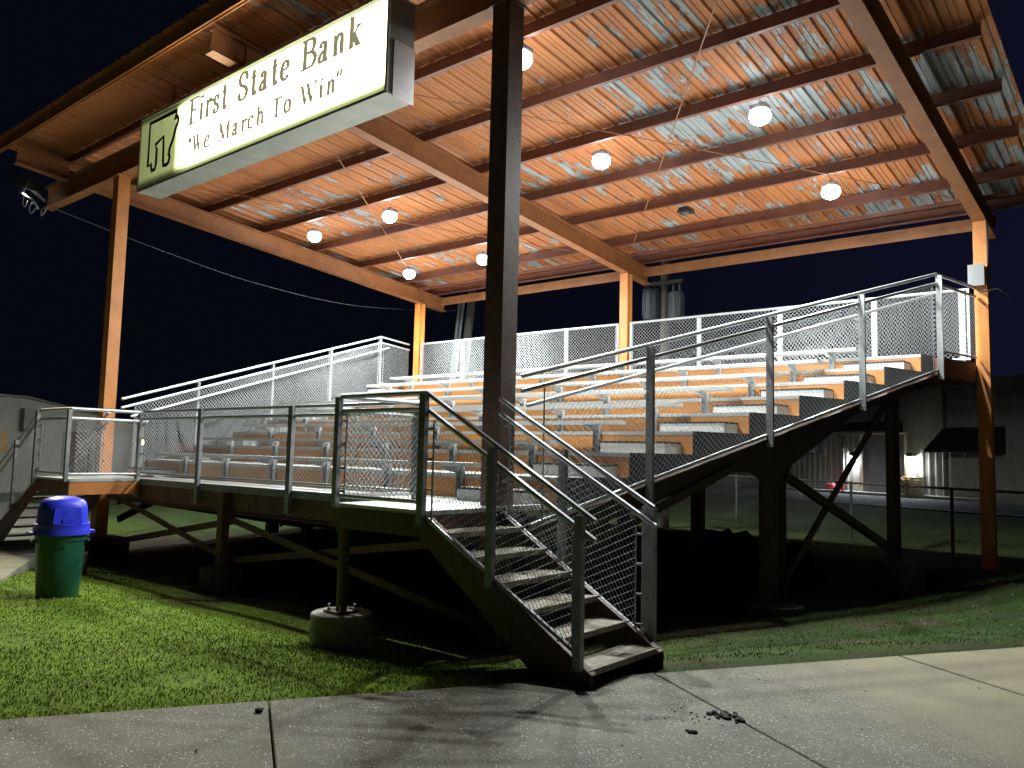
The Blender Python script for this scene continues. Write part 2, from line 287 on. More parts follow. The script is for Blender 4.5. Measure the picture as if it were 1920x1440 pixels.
def chain(P0, P1, zb0, zt0, zb1, zt1, step=0.062, r=0.0026, off=0.002):
    """chain-link wire panel between plan points P0 and P1 as crossing wires (sheared with the slope)."""
    mb = MB(); P0 = Vector((*P0, 0)); P1 = Vector((*P1, 0)); L = (P1 - P0).length; d = (P1 - P0).normalized(); nrm = Vector((-d.y, d.x, 0))
    h = min(zt0 - zb0, zt1 - zb1)
    def pt(u, v, o):
        f = u / L; zb = zb0 + (zb1 - zb0) * f; zt = zt0 + (zt1 - zt0) * f
        return P0 + d * u + Vector((0, 0, zb + (zt - zb) * v / h)) + nrm * o
    for sgn, o in ((1, off), (-1, -off)):
        k = -h if sgn > 0 else 0.0
        end = L if sgn > 0 else L + h
        while k < end:
            # line u = k + sgn*v
            v0, v1 = 0.0, h
            if sgn > 0: v0 = max(v0, -k); v1 = min(v1, L - k)
            else: v0 = max(v0, k - L); v1 = min(v1, k)
            if v1 - v0 > 0.02:
                n = max(1, int(round((v1 - v0) / (step / 2)))) if ZIG else 1
                pts = []
                for i in range(n + 1):
                    v = v0 + (v1 - v0) * i / n
                    pts.append(pt(k + sgn * v, v, o if (not ZIG) else (off * (1 if (i % 2) else -1) * sgn)))
                mb.tube(pts, r, 3, False)
            k += step
    return mb
ZIG = False
# ------------------------------------------------------------------ terrain
def sstep(x): x = np.clip(x, 0, 1); return x * x * (3 - 2 * x)
O = (-3.17, 5.6); E1 = (0.53, 0.848); E2 = (0.848, -0.53)
def ground_h(x, y):
    x = np.asarray(x, float); y = np.asarray(y, float)
    acr = (x - O[0]) * E2[0] + (y - O[1]) * E2[1]
    away = sstep((-acr) / 1.6)
    dip = sstep((y - 3.7) / 1.5) * (1 - sstep((y - 11.5) / 3.5)) * sstep((x + 19) / 3.0)
    b = 0.012 * np.sin(x * 2.1 + y) * np.sin(y * 1.7 - x * .6)
    pad = np.where(acr > -0.05, -0.06, 0.0)
    return -0.025 - 0.19 * away * dip + b * away + pad
xs = np.unique(np.concatenate([np.linspace(-400, -24, 20), np.arange(-24, 6, 0.3), np.linspace(6, 300, 20)]))
ys = np.unique(np.concatenate([np.linspace(-120, -4, 12), np.arange(-4, 24, 0.3), np.linspace(24, 500, 24)]))
gx, gy = np.meshgrid(xs, ys); gz = ground_h(gx, gy)
nx, ny = len(xs), len(ys)
me = bpy.data.meshes.new('ground'); V = np.stack([gx, gy, gz], -1).reshape(-1, 3)
F = [(j * nx + i, j * nx + i + 1, (j + 1) * nx + i + 1, (j + 1) * nx + i) for j in range(ny - 1) for i in range(nx - 1)]
me.from_pydata(V.tolist(), [], F); me.materials.append(M['ground']); me.polygons.foreach_set('use_smooth', [True] * len(F))
go = bpy.data.objects.new('ground', me); COL.objects.link(go); tag(go, kind='structure')
# pavement slabs: local frame s along the edge, w across towards the camera
def SW(s, w_, z): return (O[0] + E1[0] * s + E2[0] * w_, O[1] + E1[1] * s + E2[1] * w_, z)
mb = MB()
def slab(s0, s1, w0, w1, g=0.008, top=0.0):
    # softened edges
    b = 0.006; q = [(s0 + g, w0), (s1 - g, w0), (s1 - g, w1), (s0 + g, w1)]; qi = [(s0 + g + b, w0 + b), (s1 - g - b, w0 + b), (s1 - g - b, w1 - b), (s0 + g + b, w1 - b)]
    vs = [SW(a, c_, top - 0.12) for a, c_ in q] + [SW(a, c_, top - 0.006) for a, c_ in q] + [SW(a, c_, top) for a, c_ in qi]
    mb.add(vs, [(0, 3, 2, 1), (8, 9, 10, 11)] + [(i, (i + 1) % 4, 4 + (i + 1) % 4, 4 + i) for i in range(4)] + [(4 + i, 4 + (i + 1) % 4, 8 + (i + 1) % 4, 8 + i) for i in range(4)])
cuts = [-17, -14.1, -11.2, -8.4, -5.6, -2.84, 0.0, 2.36, 5.1, 7.9, 10.7, 13.5, 16.3, 19.1]
for i in range(len(cuts) - 1):
    gl = 0.004 if cuts[i] != 2.36 else 0.012
    slab(cuts[i] , cuts[i + 1], 0.0, 9.0, 0.007 if i not in (6, 7) else (0.007 if i == 6 else 0.026))
tag(mb.build('sidewalk', 'conc'), kind='structure')
mb = MB()
mb.add([(-10.6, 3.45, 0.0), (-12.9, 4.72, 0.0), (-15.8, 6.1, 0.0), (-24, 9.0, 0.0), (-30, 6.0, 0.0), (-20, -3.0, 0.0), (-12.5, 0.5, 0.0)] + [(-10.6, 3.45, -0.3), (-12.9, 4.72, -0.3), (-15.8, 6.1, -0.3), (-24, 9.0, -0.3), (-30, 6.0, -0.3), (-20, -3.0, -0.3), (-12.5, 0.5, -0.3)],
       [(0, 1, 2, 3, 4, 5, 6)] + [(i, (i + 1) % 7, 7 + (i + 1) % 7, 7 + i) for i in range(7)])
tag(mb.build('path', 'paving'), kind='structure')
# distant road next to the warehouse
WA = Vector((-27.93, 50.2, 0)); WE = Vector((0.93440898, -0.356202, 0)); WN = Vector((0.356202, 0.93440898, 0))
def WP(s, o, z): return tuple(WA + WE * s + WN * o + Vector((0, 0, z)))
mb = MB(); mb.add([WP(-60, -9.4, 0.02), WP(60, -9.4, 0.02), WP(60, -1.2, 0.02), WP(-60, -1.2, 0.02)], [(0, 1, 2, 3)]); tag(mb.build('road', 'asphalt'), kind='structure')
mb = MB(); mb.add([WP(-60, -9.25, 0.026), WP(60, -9.25, 0.026), WP(60, -9.10, 0.026), WP(-60, -9.10, 0.026)], [(0, 1, 2, 3)]); tag(mb.build('road_marking', 'whiteline'), kind='structure')
mb = MB(); mb.prism([(-1.2, -0.1), (-1.2, 0.15), (0.2, 0.15), (0.2, -0.1)], -60, 60, lambda u, v, w_: WP(w_, u, v)); tag(mb.build('pavement', 'paving'), kind='structure')
# grass blades near the camera (one uncountable mass)
def grass():
    n0 = 620000
    x = rng.uniform(-17, 1.5, n0); y = rng.uniform(0.3, 15.0, n0)
    acr = (x - O[0]) * E2[0] + (y - O[1]) * E2[1]
    d = np.hypot(x, y)
    keep = acr < -0.01
    under = (y > 5.6 + 0.3 * np.sin(x * 3)) & (x < -4.7 + 0.29 * (y - 6)) & (y < 15.4)
    keep &= ~under
    dens = np.clip((6.5 / d) ** 1.6, 0.05, 1.0)
    bare = 0.5 + 0.5 * np.sin(x * 1.9 + 1.3 * np.sin(y * 1.1)) * np.sin(y * 2.3 + x)
    stripd = sstep((-acr - 0.25) / 0.5)
    rt = (y > 4.6)
    dens = dens * np.where(rt, 0.12 + 0.88 * stripd, 1.0) * np.where(bare > 0.93, 0.35, 1.0) * np.where(rt & (x > -3.8), .45 + .4 * np.sin(x * 5 + np.sin(y * 4)) * np.sin(y * 6), 1.0)
    dens = dens * np.where((y > 5.0) & (x < -3.4) & (x > -14), 0.45, 1.0)
    inpath = (x < -10.6) & (y < 3.45 + (-(x + 10.6)) * 0.53)
    keep &= ~inpath
    # field of view
    cx = Rr[0][0] * x + Rr[0][1] * y; cz = Rr[2][0] * x + Rr[2][1] * y
    keep &= (cz > 1.5) & (np.abs(cx / np.maximum(cz, .1)) < 0.80)
    keep &= rng.uniform(0, 1, n0) < dens
    x = x[keep]; y = y[keep]; n = len(x); z = ground_h(x, y) - 0.004
    acr = acr[keep]; y_r = y > 4.6
    h = rng.uniform(0.010, 0.032, n) * (1 + 0.5 * (rng.uniform(0, 1, n) > 0.93)) * np.where(acr > -0.12, 1.25, 1.0)
    wd = rng.uniform(0.0018, 0.0034, n) * (1 + np.hypot(x, y) / 14); a = rng.uniform(0, 2 * np.pi, n); l = rng.uniform(0.2, 1.0, n) * h; b = rng.uniform(0, 2 * np.pi, n)
    ca, sa = np.cos(a) * wd, np.sin(a) * wd; lx, ly = np.cos(b) * l, np.sin(b) * l
    P = np.empty((n, 5, 3))
    P[:, 0] = np.stack([x - ca, y - sa, z], -1); P[:, 1] = np.stack([x + ca, y + sa, z], -1)
    P[:, 2] = np.stack([x + ca * .8 + lx * .35, y + sa * .8 + ly * .35, z + h * .6], -1); P[:, 3] = np.stack([x - ca * .8 + lx * .35, y - sa * .8 + ly * .35, z + h * .6], -1)
    P[:, 4] = np.stack([x + lx, y + ly, z + h * .95], -1)
    me = bpy.data.meshes.new('grass'); me.vertices.add(n * 5); me.vertices.foreach_set('co', P.reshape(-1))
    loops = np.empty((n, 7), np.int32); k = np.arange(n) * 5
    for j, q in enumerate((0, 1, 2, 3, 3, 2, 4)): loops[:, j] = k + q
    me.loops.add(n * 7); me.loops.foreach_set('vertex_index', loops.reshape(-1))
    me.polygons.add(n * 2); st = np.empty((n, 2), np.int32); st[:, 0] = np.arange(n) * 7; st[:, 1] = st[:, 0] + 4
    me.polygons.foreach_set('loop_start', st.reshape(-1)); 
    me.update(calc_edges=True); me.validate()
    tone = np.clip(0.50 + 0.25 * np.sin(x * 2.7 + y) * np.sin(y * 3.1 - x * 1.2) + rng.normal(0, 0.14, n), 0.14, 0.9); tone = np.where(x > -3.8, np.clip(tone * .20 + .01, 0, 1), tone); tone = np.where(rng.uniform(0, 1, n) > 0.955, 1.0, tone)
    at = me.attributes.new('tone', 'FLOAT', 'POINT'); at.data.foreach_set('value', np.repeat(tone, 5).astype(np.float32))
    me.materials.append(M['grass']); o = bpy.data.objects.new('grass', me); COL.objects.link(o)
    tag(o, 'short mown green grass growing on the lawn before the stand', 'grass', kind='stuff')
grass()
# ------------------------------------------------------------------ grandstand
CX = -9.35
def gR(y): return -6.8 + 0.29 * y
def gL(y): return -11.9 - 0.29 * y
yk = lambda k: 6.72 + 0.965 * (k - 1)
zk = lambda k: 1.15 + 0.274 * k
YB = 15.05
stand = thing('grandstand', (CX, 6.0, -0.2), 'aluminium bleacher stand with orange risers rising row by row under the roof', 'grandstand')
mb = MB(); 
nb = 6
for i in range(nb):    # walkway planks
    y0 = 5.96 + (yk(1) - 5.97) * i / nb; y1 = 5.96 + (yk(1) - 5.97) * (i + 1) / nb
    mb.box(gL(6.2), gR(6.2), y0 + 0.0012, y1 - 0.0012, 1.10, 1.15)
mb.box(gL(6.2) + .01, gR(6.2) - .01, 5.965, yk(1) - .005, 1.092, 1.0995)
mb.build('walkway_deck', 'alu', stand)
mb = MB(); mb.box(-12.36, -6.24, 5.935, 5.957, 1.055, 1.147); mb.build('deck_edge_trim', 'galvdull', stand)
mb = MB(); mb.box(gL(6.2) + 0.1, gR(6.2) - 0.12, 5.98, 6.02, 0.78, 1.095); mb.box(gL(6.2) + 0.1, gR(6.2) - 0.12, 5.94, 5.98, 0.78, 0.795); mb.build('front_beam', 'under', stand)
for k in range(1, 9):
    y0 = yk(k); a, b = gL(y0) + 0.11, gR(y0) - 0.11; z = zk(k); y1 = (yk(k + 1) + .0025) if k < 8 else YB
    r = MB(); r.box(a, b, y0 + 0.004, y0 + 0.02, zk(k - 1) - .09, z - 0.052); r.build('riser', 'riser', stand)
    r = MB(); npk = 4 if k < 8 else 6
    for i in range(npk):
        ya = y0 + 0.0 + (y1 - y0) * i / npk; yb = y0 + (y1 - y0) * (i + 1) / npk
        r.add([(gL(ya) + .11, ya + .001, z), (gR(ya) - .11, ya + .001, z), (gR(yb) - .11, yb - .001, z), (gL(yb) + .11, yb - .001, z),
               (gL(ya) + .11, ya + .001, z - .048), (gR(ya) - .11, ya + .001, z - .048), (gR(yb) - .11, yb - .001, z - .048), (gL(yb) + .11, yb - .001, z - .048)],
              [(0, 1, 2, 3), (7, 6, 5, 4), (0, 4, 5, 1), (1, 5, 6, 2), (2, 6, 7, 3), (3, 7, 4, 0)])
    r.build('tread', 'alu' if k > 3 else 'aludull', stand)
    # black sheet for the shade in the open gap below each tread end
    for sgn, fn in ((1, gR), (-1, gL)):
        r = MB(); x0 = fn(y0) - sgn * .11; x1 = fn(y1) - sgn * .11
        x0 += sgn * .012; x1 += sgn * .012
        r.add([(x0, y0 + .02, z + .002), (x1, y1, z + .002), (x1, y1, z - .30), (x0, y0 + .02, z - .30), (x0 - sgn * .01, y0 + .02, z + .002), (x1 - sgn * .01, y1, z + .002), (x1 - sgn * .01, y1, z - .30), (x0 - sgn * .01, y0 + .02, z - .30)],
              [(0, 1, 2, 3), (7, 6, 5, 4), (0, 4, 5, 1), (1, 5, 6, 2), (2, 6, 7, 3), (3, 7, 4, 0)])
        r.build('gap_shade_plate', 'black', stand)
for k in range(0, 8):
    ys_ = yk(k + 1); gx_ = gR(ys_ - .2) - .92; gl_ = 2 * CX - gx_
    bl = MB(); zt = zk(k) + 0.40; yc = ys_ - 0.20
    bl.box(gl_, gx_, yc - .12, yc + .12, zt - .008, zt); bl.box(gl_, gx_, yc - .12, yc - .112, zt - .045, zt - .008); bl.box(gl_, gx_, yc + .112, yc + .12, zt - .045, zt - .008)
    for q in (-.06, 0, .06): bl.box(gl_, gx_, yc + q - .003, yc + q + .003, zt - .04, zt - .008)
    bl.box(gx_, gx_ + .004, yc - .122, yc + .122, zt - .047, zt + .002); bl.box(gl_ - .004, gl_, yc - .122, yc + .122, zt - .047, zt + .002)
    bench = bl.build('bench', 'alu' if k > 1 else 'aludull', stand)
    nbr = 6; xa, xb = gl_ + .46, gx_ - .46
    for i in range(nbr):
        x = xa + (xb - xa) * i / (nbr - 1); br = MB()
        br.box(x - .045, x + .045, ys_ - .012, ys_ + .001, zk(k) + .02, zt - .05)
        br.box(x - .045, x - .037, ys_ - .06, ys_ - .012, zk(k) + .02, zt - .05); br.box(x + .037, x + .045, ys_ - .06, ys_ - .012, zk(k) + .02, zt - .05)
        br.prism([(ys_ - .31, zt - .049), (ys_ - .012, zt - .049), (ys_ - .012, zt - .14), (ys_ - .31, zt - .075)], x - .02, x + .02, lambda u, v, w_: (w_, u, v))
        br.build('bracket', 'galvdull' if k < 3 else 'galv', bench)
    # aisle half step, both ends
    for sgn in (1, -1):
        fn = (lambda yq: gR(yq)) if sgn > 0 else (lambda yq: 2 * CX - gR(yq))
        xi = gR(ys_ - .4) - 1.02; xo = gR(ys_ - .4) - .135
        if sgn < 0: xi, xo = 2 * CX - xi, 2 * CX - xo
        st = MB(); st.box(xi, xo, ys_ - .40, ys_ - .385, zk(k) + .002, zk(k) + .118); st.box(xi, xi + sgn * .01, ys_ - .385, ys_ - .002, zk(k) + .002, zk(k) + .118); st.box(xo - sgn * .01, xo, ys_ - .385, ys_ - .002, zk(k) + .002, zk(k) + .118)
        so = st.build('aisle_step', 'alu', stand)
        st = MB(); st.box(xi - sgn * .012, xo + sgn * .002, ys_ - .412, ys_ - .002, zk(k) + .119, zk(k) + .142); st.build('step_top', 'black', so)  # thin black slab over the half step
# side beams, legs and braces in the two skew planes
def plane(sgn, inset):
    if sgn > 0: return lambda y, z, w_: (gR(y) - inset + w_, y, z)
    return lambda y, z, w_: (2 * CX - gR(y) + inset - w_, y, z)
for sgn in (1, -1):
    fn = plane(sgn, 0.04)
    q = MB(); q.prism([(6.2, .66), (8.7, 1.36), (9.2, 1.50), (9.55, 1.50), (9.72, 1.42), (10.2, 1.42), (10.3, 1.60), (11.75, 2.36), (13.72, 2.92), (13.72, 3.03), (6.2, .86)], -.02, .02, fn)
    q.prism([(6.2, .862), (13.72, 3.032), (13.72, 3.044), (6.2, .874)], -.07, .07, fn)
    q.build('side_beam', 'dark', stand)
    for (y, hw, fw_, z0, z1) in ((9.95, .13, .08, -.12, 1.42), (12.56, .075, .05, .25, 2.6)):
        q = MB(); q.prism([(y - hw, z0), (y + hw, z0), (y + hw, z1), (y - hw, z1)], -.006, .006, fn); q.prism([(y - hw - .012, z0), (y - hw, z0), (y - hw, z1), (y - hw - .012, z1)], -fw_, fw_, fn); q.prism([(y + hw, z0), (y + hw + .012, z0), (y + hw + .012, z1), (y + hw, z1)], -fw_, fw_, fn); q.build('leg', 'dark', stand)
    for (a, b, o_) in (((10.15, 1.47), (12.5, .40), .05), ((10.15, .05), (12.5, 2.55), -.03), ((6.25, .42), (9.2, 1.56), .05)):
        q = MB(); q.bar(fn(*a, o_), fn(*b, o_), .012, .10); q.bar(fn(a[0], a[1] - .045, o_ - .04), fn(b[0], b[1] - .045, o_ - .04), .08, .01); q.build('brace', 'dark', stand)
    # rear platform beam from guard corner to the corner column
    q = MB(); x0 = gR(13.74) if sgn > 0 else 2 * CX - gR(13.74); x1 = -2.52 if sgn > 0 else 2 * CX + 2.52
    q.add([(x0, 13.75, 3.02), (x1, 15.05, 3.02), (x1, 15.05, 3.30), (x0, 13.75, 3.30), (x0 - sgn * .05, 13.75, 3.02), (x1 - sgn * .05, 15.05, 3.02), (x1 - sgn * .05, 15.05, 3.30), (x0 - sgn * .05, 13.75, 3.30)], [(0, 1, 2, 3), (7, 6, 5, 4), (0, 4, 5, 1), (1, 5, 6, 2), (2, 6, 7, 3), (3, 7, 4, 0)])
    q.build('rear_beam', 'purlin', stand)
q = MB(); q.box(2 * CX + 2.6, -2.6, YB + .01, YB + .05, 3.0, 3.33); q.build('rear_beam', 'purlin', stand)
# posts and X bracing below the walkway
for x in (-9.9,):
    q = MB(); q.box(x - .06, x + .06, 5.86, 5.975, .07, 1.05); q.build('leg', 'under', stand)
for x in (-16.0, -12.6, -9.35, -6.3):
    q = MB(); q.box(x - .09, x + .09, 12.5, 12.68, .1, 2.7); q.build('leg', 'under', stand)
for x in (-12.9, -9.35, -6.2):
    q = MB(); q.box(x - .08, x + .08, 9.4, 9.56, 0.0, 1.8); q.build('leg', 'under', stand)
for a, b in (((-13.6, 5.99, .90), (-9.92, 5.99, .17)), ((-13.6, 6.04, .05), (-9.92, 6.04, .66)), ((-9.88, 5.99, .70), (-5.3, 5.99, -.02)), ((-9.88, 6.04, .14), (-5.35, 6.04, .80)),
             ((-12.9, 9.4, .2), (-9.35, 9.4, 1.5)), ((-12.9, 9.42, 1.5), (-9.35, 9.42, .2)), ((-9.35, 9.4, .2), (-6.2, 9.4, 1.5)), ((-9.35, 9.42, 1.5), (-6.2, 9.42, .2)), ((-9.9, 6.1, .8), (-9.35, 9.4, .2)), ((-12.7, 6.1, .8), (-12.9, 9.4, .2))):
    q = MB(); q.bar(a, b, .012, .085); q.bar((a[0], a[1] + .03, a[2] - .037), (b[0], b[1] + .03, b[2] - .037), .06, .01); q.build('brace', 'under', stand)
# ------------------------------------------------------------------ concrete piers
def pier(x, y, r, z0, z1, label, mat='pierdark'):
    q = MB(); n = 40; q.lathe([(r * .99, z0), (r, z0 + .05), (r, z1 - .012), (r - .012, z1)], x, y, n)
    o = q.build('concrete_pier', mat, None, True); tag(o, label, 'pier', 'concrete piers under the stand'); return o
pc = pier(-6.17, 4.97, .285, -.35, .125, 'round concrete pier with bolted plate at the lawn beneath the near landing', 'pier')
q = MB()
for a, b in (((-.1, -.1), (.1, .1)),): q.box(-6.17 - .12, -6.17 + .12, 4.97 - .12, 4.97 + .12, .126, .146)
q.build('base_plate', 'under', pc)
for dx in (-.085, .085):
    for dy in (-.085, .085):
        q = MB(); q.tube([(-6.17 + dx, 4.97 + dy, .146), (-6.17 + dx, 4.97 + dy, .20)], .01, 6); q.tube([(-6.17 + dx, 4.97 + dy, .147), (-6.17 + dx, 4.97 + dy, .165)], .019, 6); q.build('bolt', 'galv', pc)
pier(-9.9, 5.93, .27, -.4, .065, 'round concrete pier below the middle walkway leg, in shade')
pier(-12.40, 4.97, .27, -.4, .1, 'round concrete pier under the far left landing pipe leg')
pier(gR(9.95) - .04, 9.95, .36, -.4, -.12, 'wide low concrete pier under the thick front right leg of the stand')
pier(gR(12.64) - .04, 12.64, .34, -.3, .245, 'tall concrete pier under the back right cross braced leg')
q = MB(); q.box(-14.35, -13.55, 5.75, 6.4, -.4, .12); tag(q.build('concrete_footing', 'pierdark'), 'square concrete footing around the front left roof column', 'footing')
# ------------------------------------------------------------------ railings
PIPE = 0.024
def rails(parent, segs, r=PIPE, mat='galv'):
    for s_ in segs:
        q = MB(); q.tube(s_, r, 8); o = q.build('rail', mat, parent, True)
    return o
def post(parent, x, y, z0, z1, d=(1, 0), wd=.075, th=.045, slant=0.0, mat='galv', name='post'):
    """channel post, wide face along plan direction d"""
    d = Vector((*d, 0)).normalized(); n = Vector((-d.y, d.x, 0)); c = Vector((x, y, 0)); q = MB()
    def P(u, v, z): return c + d * u + n * v + Vector((0, 0, z))
    h = wd / 2; t_ = .006
    for (u0, u1, v0, v1) in ((-h, h, -th / 2, -th / 2 + t_), (-h, -h + t_, -th / 2 + t_ + .0005, th / 2), (h - t_, h, -th / 2 + t_ + .0005, th / 2)):
        vs = [P(u0, v0, z0), P(u1, v0, z0), P(u1, v1, z0), P(u0, v1, z0), P(u0, v0, z1 - slant * (u0 + h) / wd), P(u1, v0, z1 - slant * (u1 + h) / wd), P(u1, v1, z1 - slant * (u1 + h) / wd), P(u0, v1, z1 - slant * (u0 + h) / wd)]
        q.add(vs, [(0, 3, 2, 1), (4, 5, 6, 7), (0, 1, 5, 4), (1, 2, 6, 5), (2, 3, 7, 6), (3, 0, 4, 7)])
    return q.build(name, mat, parent)
def tension(parent, x, y, z0, z1, d):
    q = MB(); q.box(x - .006, x + .006, y - .006, y + .006, z0, z1)
    for f in (.08, .36, .64, .92):
        z = z0 + (z1 - z0) * f; q.bar((x, y, z), (x + d[0] * .07, y + d[1] * .07, z), .02, .02)
    return q.build('tension_bar', 'galvdull', parent)
def mesh(parent, *a, **k): return chain(*a, **k).build('wire_mesh', 'wire', parent)
def ties(parent, a, b, n=7):
    return
    q = MB(); a = Vector(a); b = Vector(b); d = (b - a).normalized()
    for i in range(n):
        c = a.lerp(b, (i + .5) / n); q.tube([c - d * .007, c + d * .007], .029, 8)
    q.build('tie_wire', 'galv', parent, True)
# side guards
for sgn in (1, -1):
    fx = (lambda y, o=0.0: gR(y) + o) if sgn > 0 else (lambda y, o=0.0: 2 * CX - gR(y) - o)
    d = (0.29 * sgn, 1.0)
    rl = thing('guard_railing', (fx(10), 10, 1.9), ('sloping chain link guard rail down the near right side of the seats' if sgn > 0 else 'sloping chain link guard rail along the far left side of the seats, brightly lit'), 'railing', 'guard railings')
    zt = lambda y: 2.38 + .29 * (y - 6.0); zb = lambda y: .86 + .29 * (y - 6.05)
    y0, y1 = 6.18, 13.74
    xe, ye = (-2.5, 15.02) if sgn > 0 else (2 * CX + 2.5, 15.02)
    rails(rl, [[(fx(y0), y0, zt(y0)), (fx(y1), y1, zt(y1) + .0), (xe, ye, 4.60)], [(fx(y0), y0, zt(y0) - .15), (fx(y1), y1, zt(y1) - .15), (xe, ye, 4.45)]])
    rails(rl, [[(fx(y0 + .15, -.09), y0 + .15, zt(y0 + .15) - .33), (fx(14.0, -.09), 14.0, zt(14.0) - .33)]], .021)
    rails(rl, [[(fx(6.3, -.0), 6.3, zb(6.3) + .02), (fx(y1), y1, zb(y1) + .02)]], .02)
    rails(rl, [[(fx(y1), y1, 3.42), (xe, ye, 3.42)]], .017)
    for y in (7.82, 9.8, 11.73, 13.74):
        post(rl, fx(y, .04), y, zb(y) - .13 if y > 8 else zb(y) - .3, zt(y) - .015, (1, 0), .085, .05, .02, 'galvdull' if y < 10 else 'galv')  # front posts take the darker steel to carry shade on their near faces
    for y in (7.82, 9.8, 11.73):
        q = MB(); q.bar((fx(y, 0), y + .03, zt(y) - .36), (fx(y, -.09), y + .03, zt(y) - .36), .02, .02); q.build('rail_bracket', 'galvdull', rl)
    mesh(rl, (fx(6.45), 6.45), (fx(13.68), 13.68), zb(6.45) + .03, zt(6.45) - .16, zb(13.68) + .03, zt(13.68) - .16, r=.0021, step=.072)
    mesh(rl, (fx(13.8), 13.8), (xe, ye), 3.43, 4.46, 3.43, 4.46, r=.0021, step=.072)
    tension(rl, fx(6.45), 6.45, zb(6.45) + .03, zt(6.45) - .18, (-.05, -.05)); tension(rl, fx(13.62), 13.62, 3.1, 4.42, (.03 * sgn, .05)); tension(rl, fx(13.86), 13.86, 3.42, 4.42, (0, -.05))
    ties(rl, (fx(6.5), 6.5, zb(6.5) + .02), (fx(13.6), 13.6, zb(13.6) + .02), 16); ties(rl, (fx(6.5), 6.5, zt(6.5) - .15), (fx(13.6), 13.6, zt(13.6) - .15), 16)
# back guard, two bays
for (xa, xb, posts, lab) in ((-15.82, -9.50, (-14.29, -12.62, -10.95), 'level chain link guard rail along the back of the seats, left bay'), (-9.20, -2.60, (-7.56, -5.85, -4.12, -2.72), 'level chain link guard rail along the back of the seats, right bay')):
    rl = thing('guard_railing', ((xa + xb) / 2, 15.12, 3.4), lab, 'railing', 'guard railings')
    rails(rl, [[(xa, 15.12, 4.6), (xb, 15.12, 4.6)]], .026); rails(rl, [[(xa, 15.12, 3.42), (xb, 15.12, 3.42)]], .018)
    for x in posts: post(rl, x, 15.15, 3.35, 4.58, (1, 0), .09, .05)
    mesh(rl, (xa + .05, 15.12), (xb - .05, 15.12), 3.43, 4.58, 3.43, 4.58, r=.0021, step=.078)
    for x, s_ in ((xa + .07, -1), (xb - .07, 1)): tension(rl, x, 15.11, 3.42, 4.56, (s_, 0)); q = MB(); q.box(x + s_ * .05 - .02, x + s_ * .05 + .02, 15.10, 15.14, 3.4, 4.6); q.build('post', 'galv', rl)
# walkway front guard
rl = thing('guard_railing', (CX, 5.95, 1.15), 'low chain link guard rail along the front edge of the walkway', 'railing', 'guard railings')
rails(rl, [[(-12.36, 5.95, 2.18), (-6.2, 5.95, 2.18)], [(-12.36, 5.95, 2.07), (-6.2, 5.95, 2.07)]]); rails(rl, [[(-12.36, 5.95, 1.24), (-6.2, 5.95, 1.24)]], .018)
for x in (-12.42, -10.62, -8.46): post(rl, x, 5.915, .86, 2.19, (1, 0), .085, .05, .0, 'galvdull'); 
post(rl, -6.2, 5.915, 1.14, 2.17, (1, 0), .085, .05)
mesh(rl, (-12.3, 5.945), (-6.26, 5.945), 1.25, 2.07, 1.25, 2.07)
ties(rl, (-12.3, 5.95, 2.07), (-6.3, 5.95, 2.07), 12); ties(rl, (-12.3, 5.95, 1.24), (-6.3, 5.95, 1.24), 12)
tension(rl, -12.3, 5.94, 1.24, 2.05, (-1, 0)); tension(rl, -6.3, 5.94, 1.24, 2.05, (1, 0))
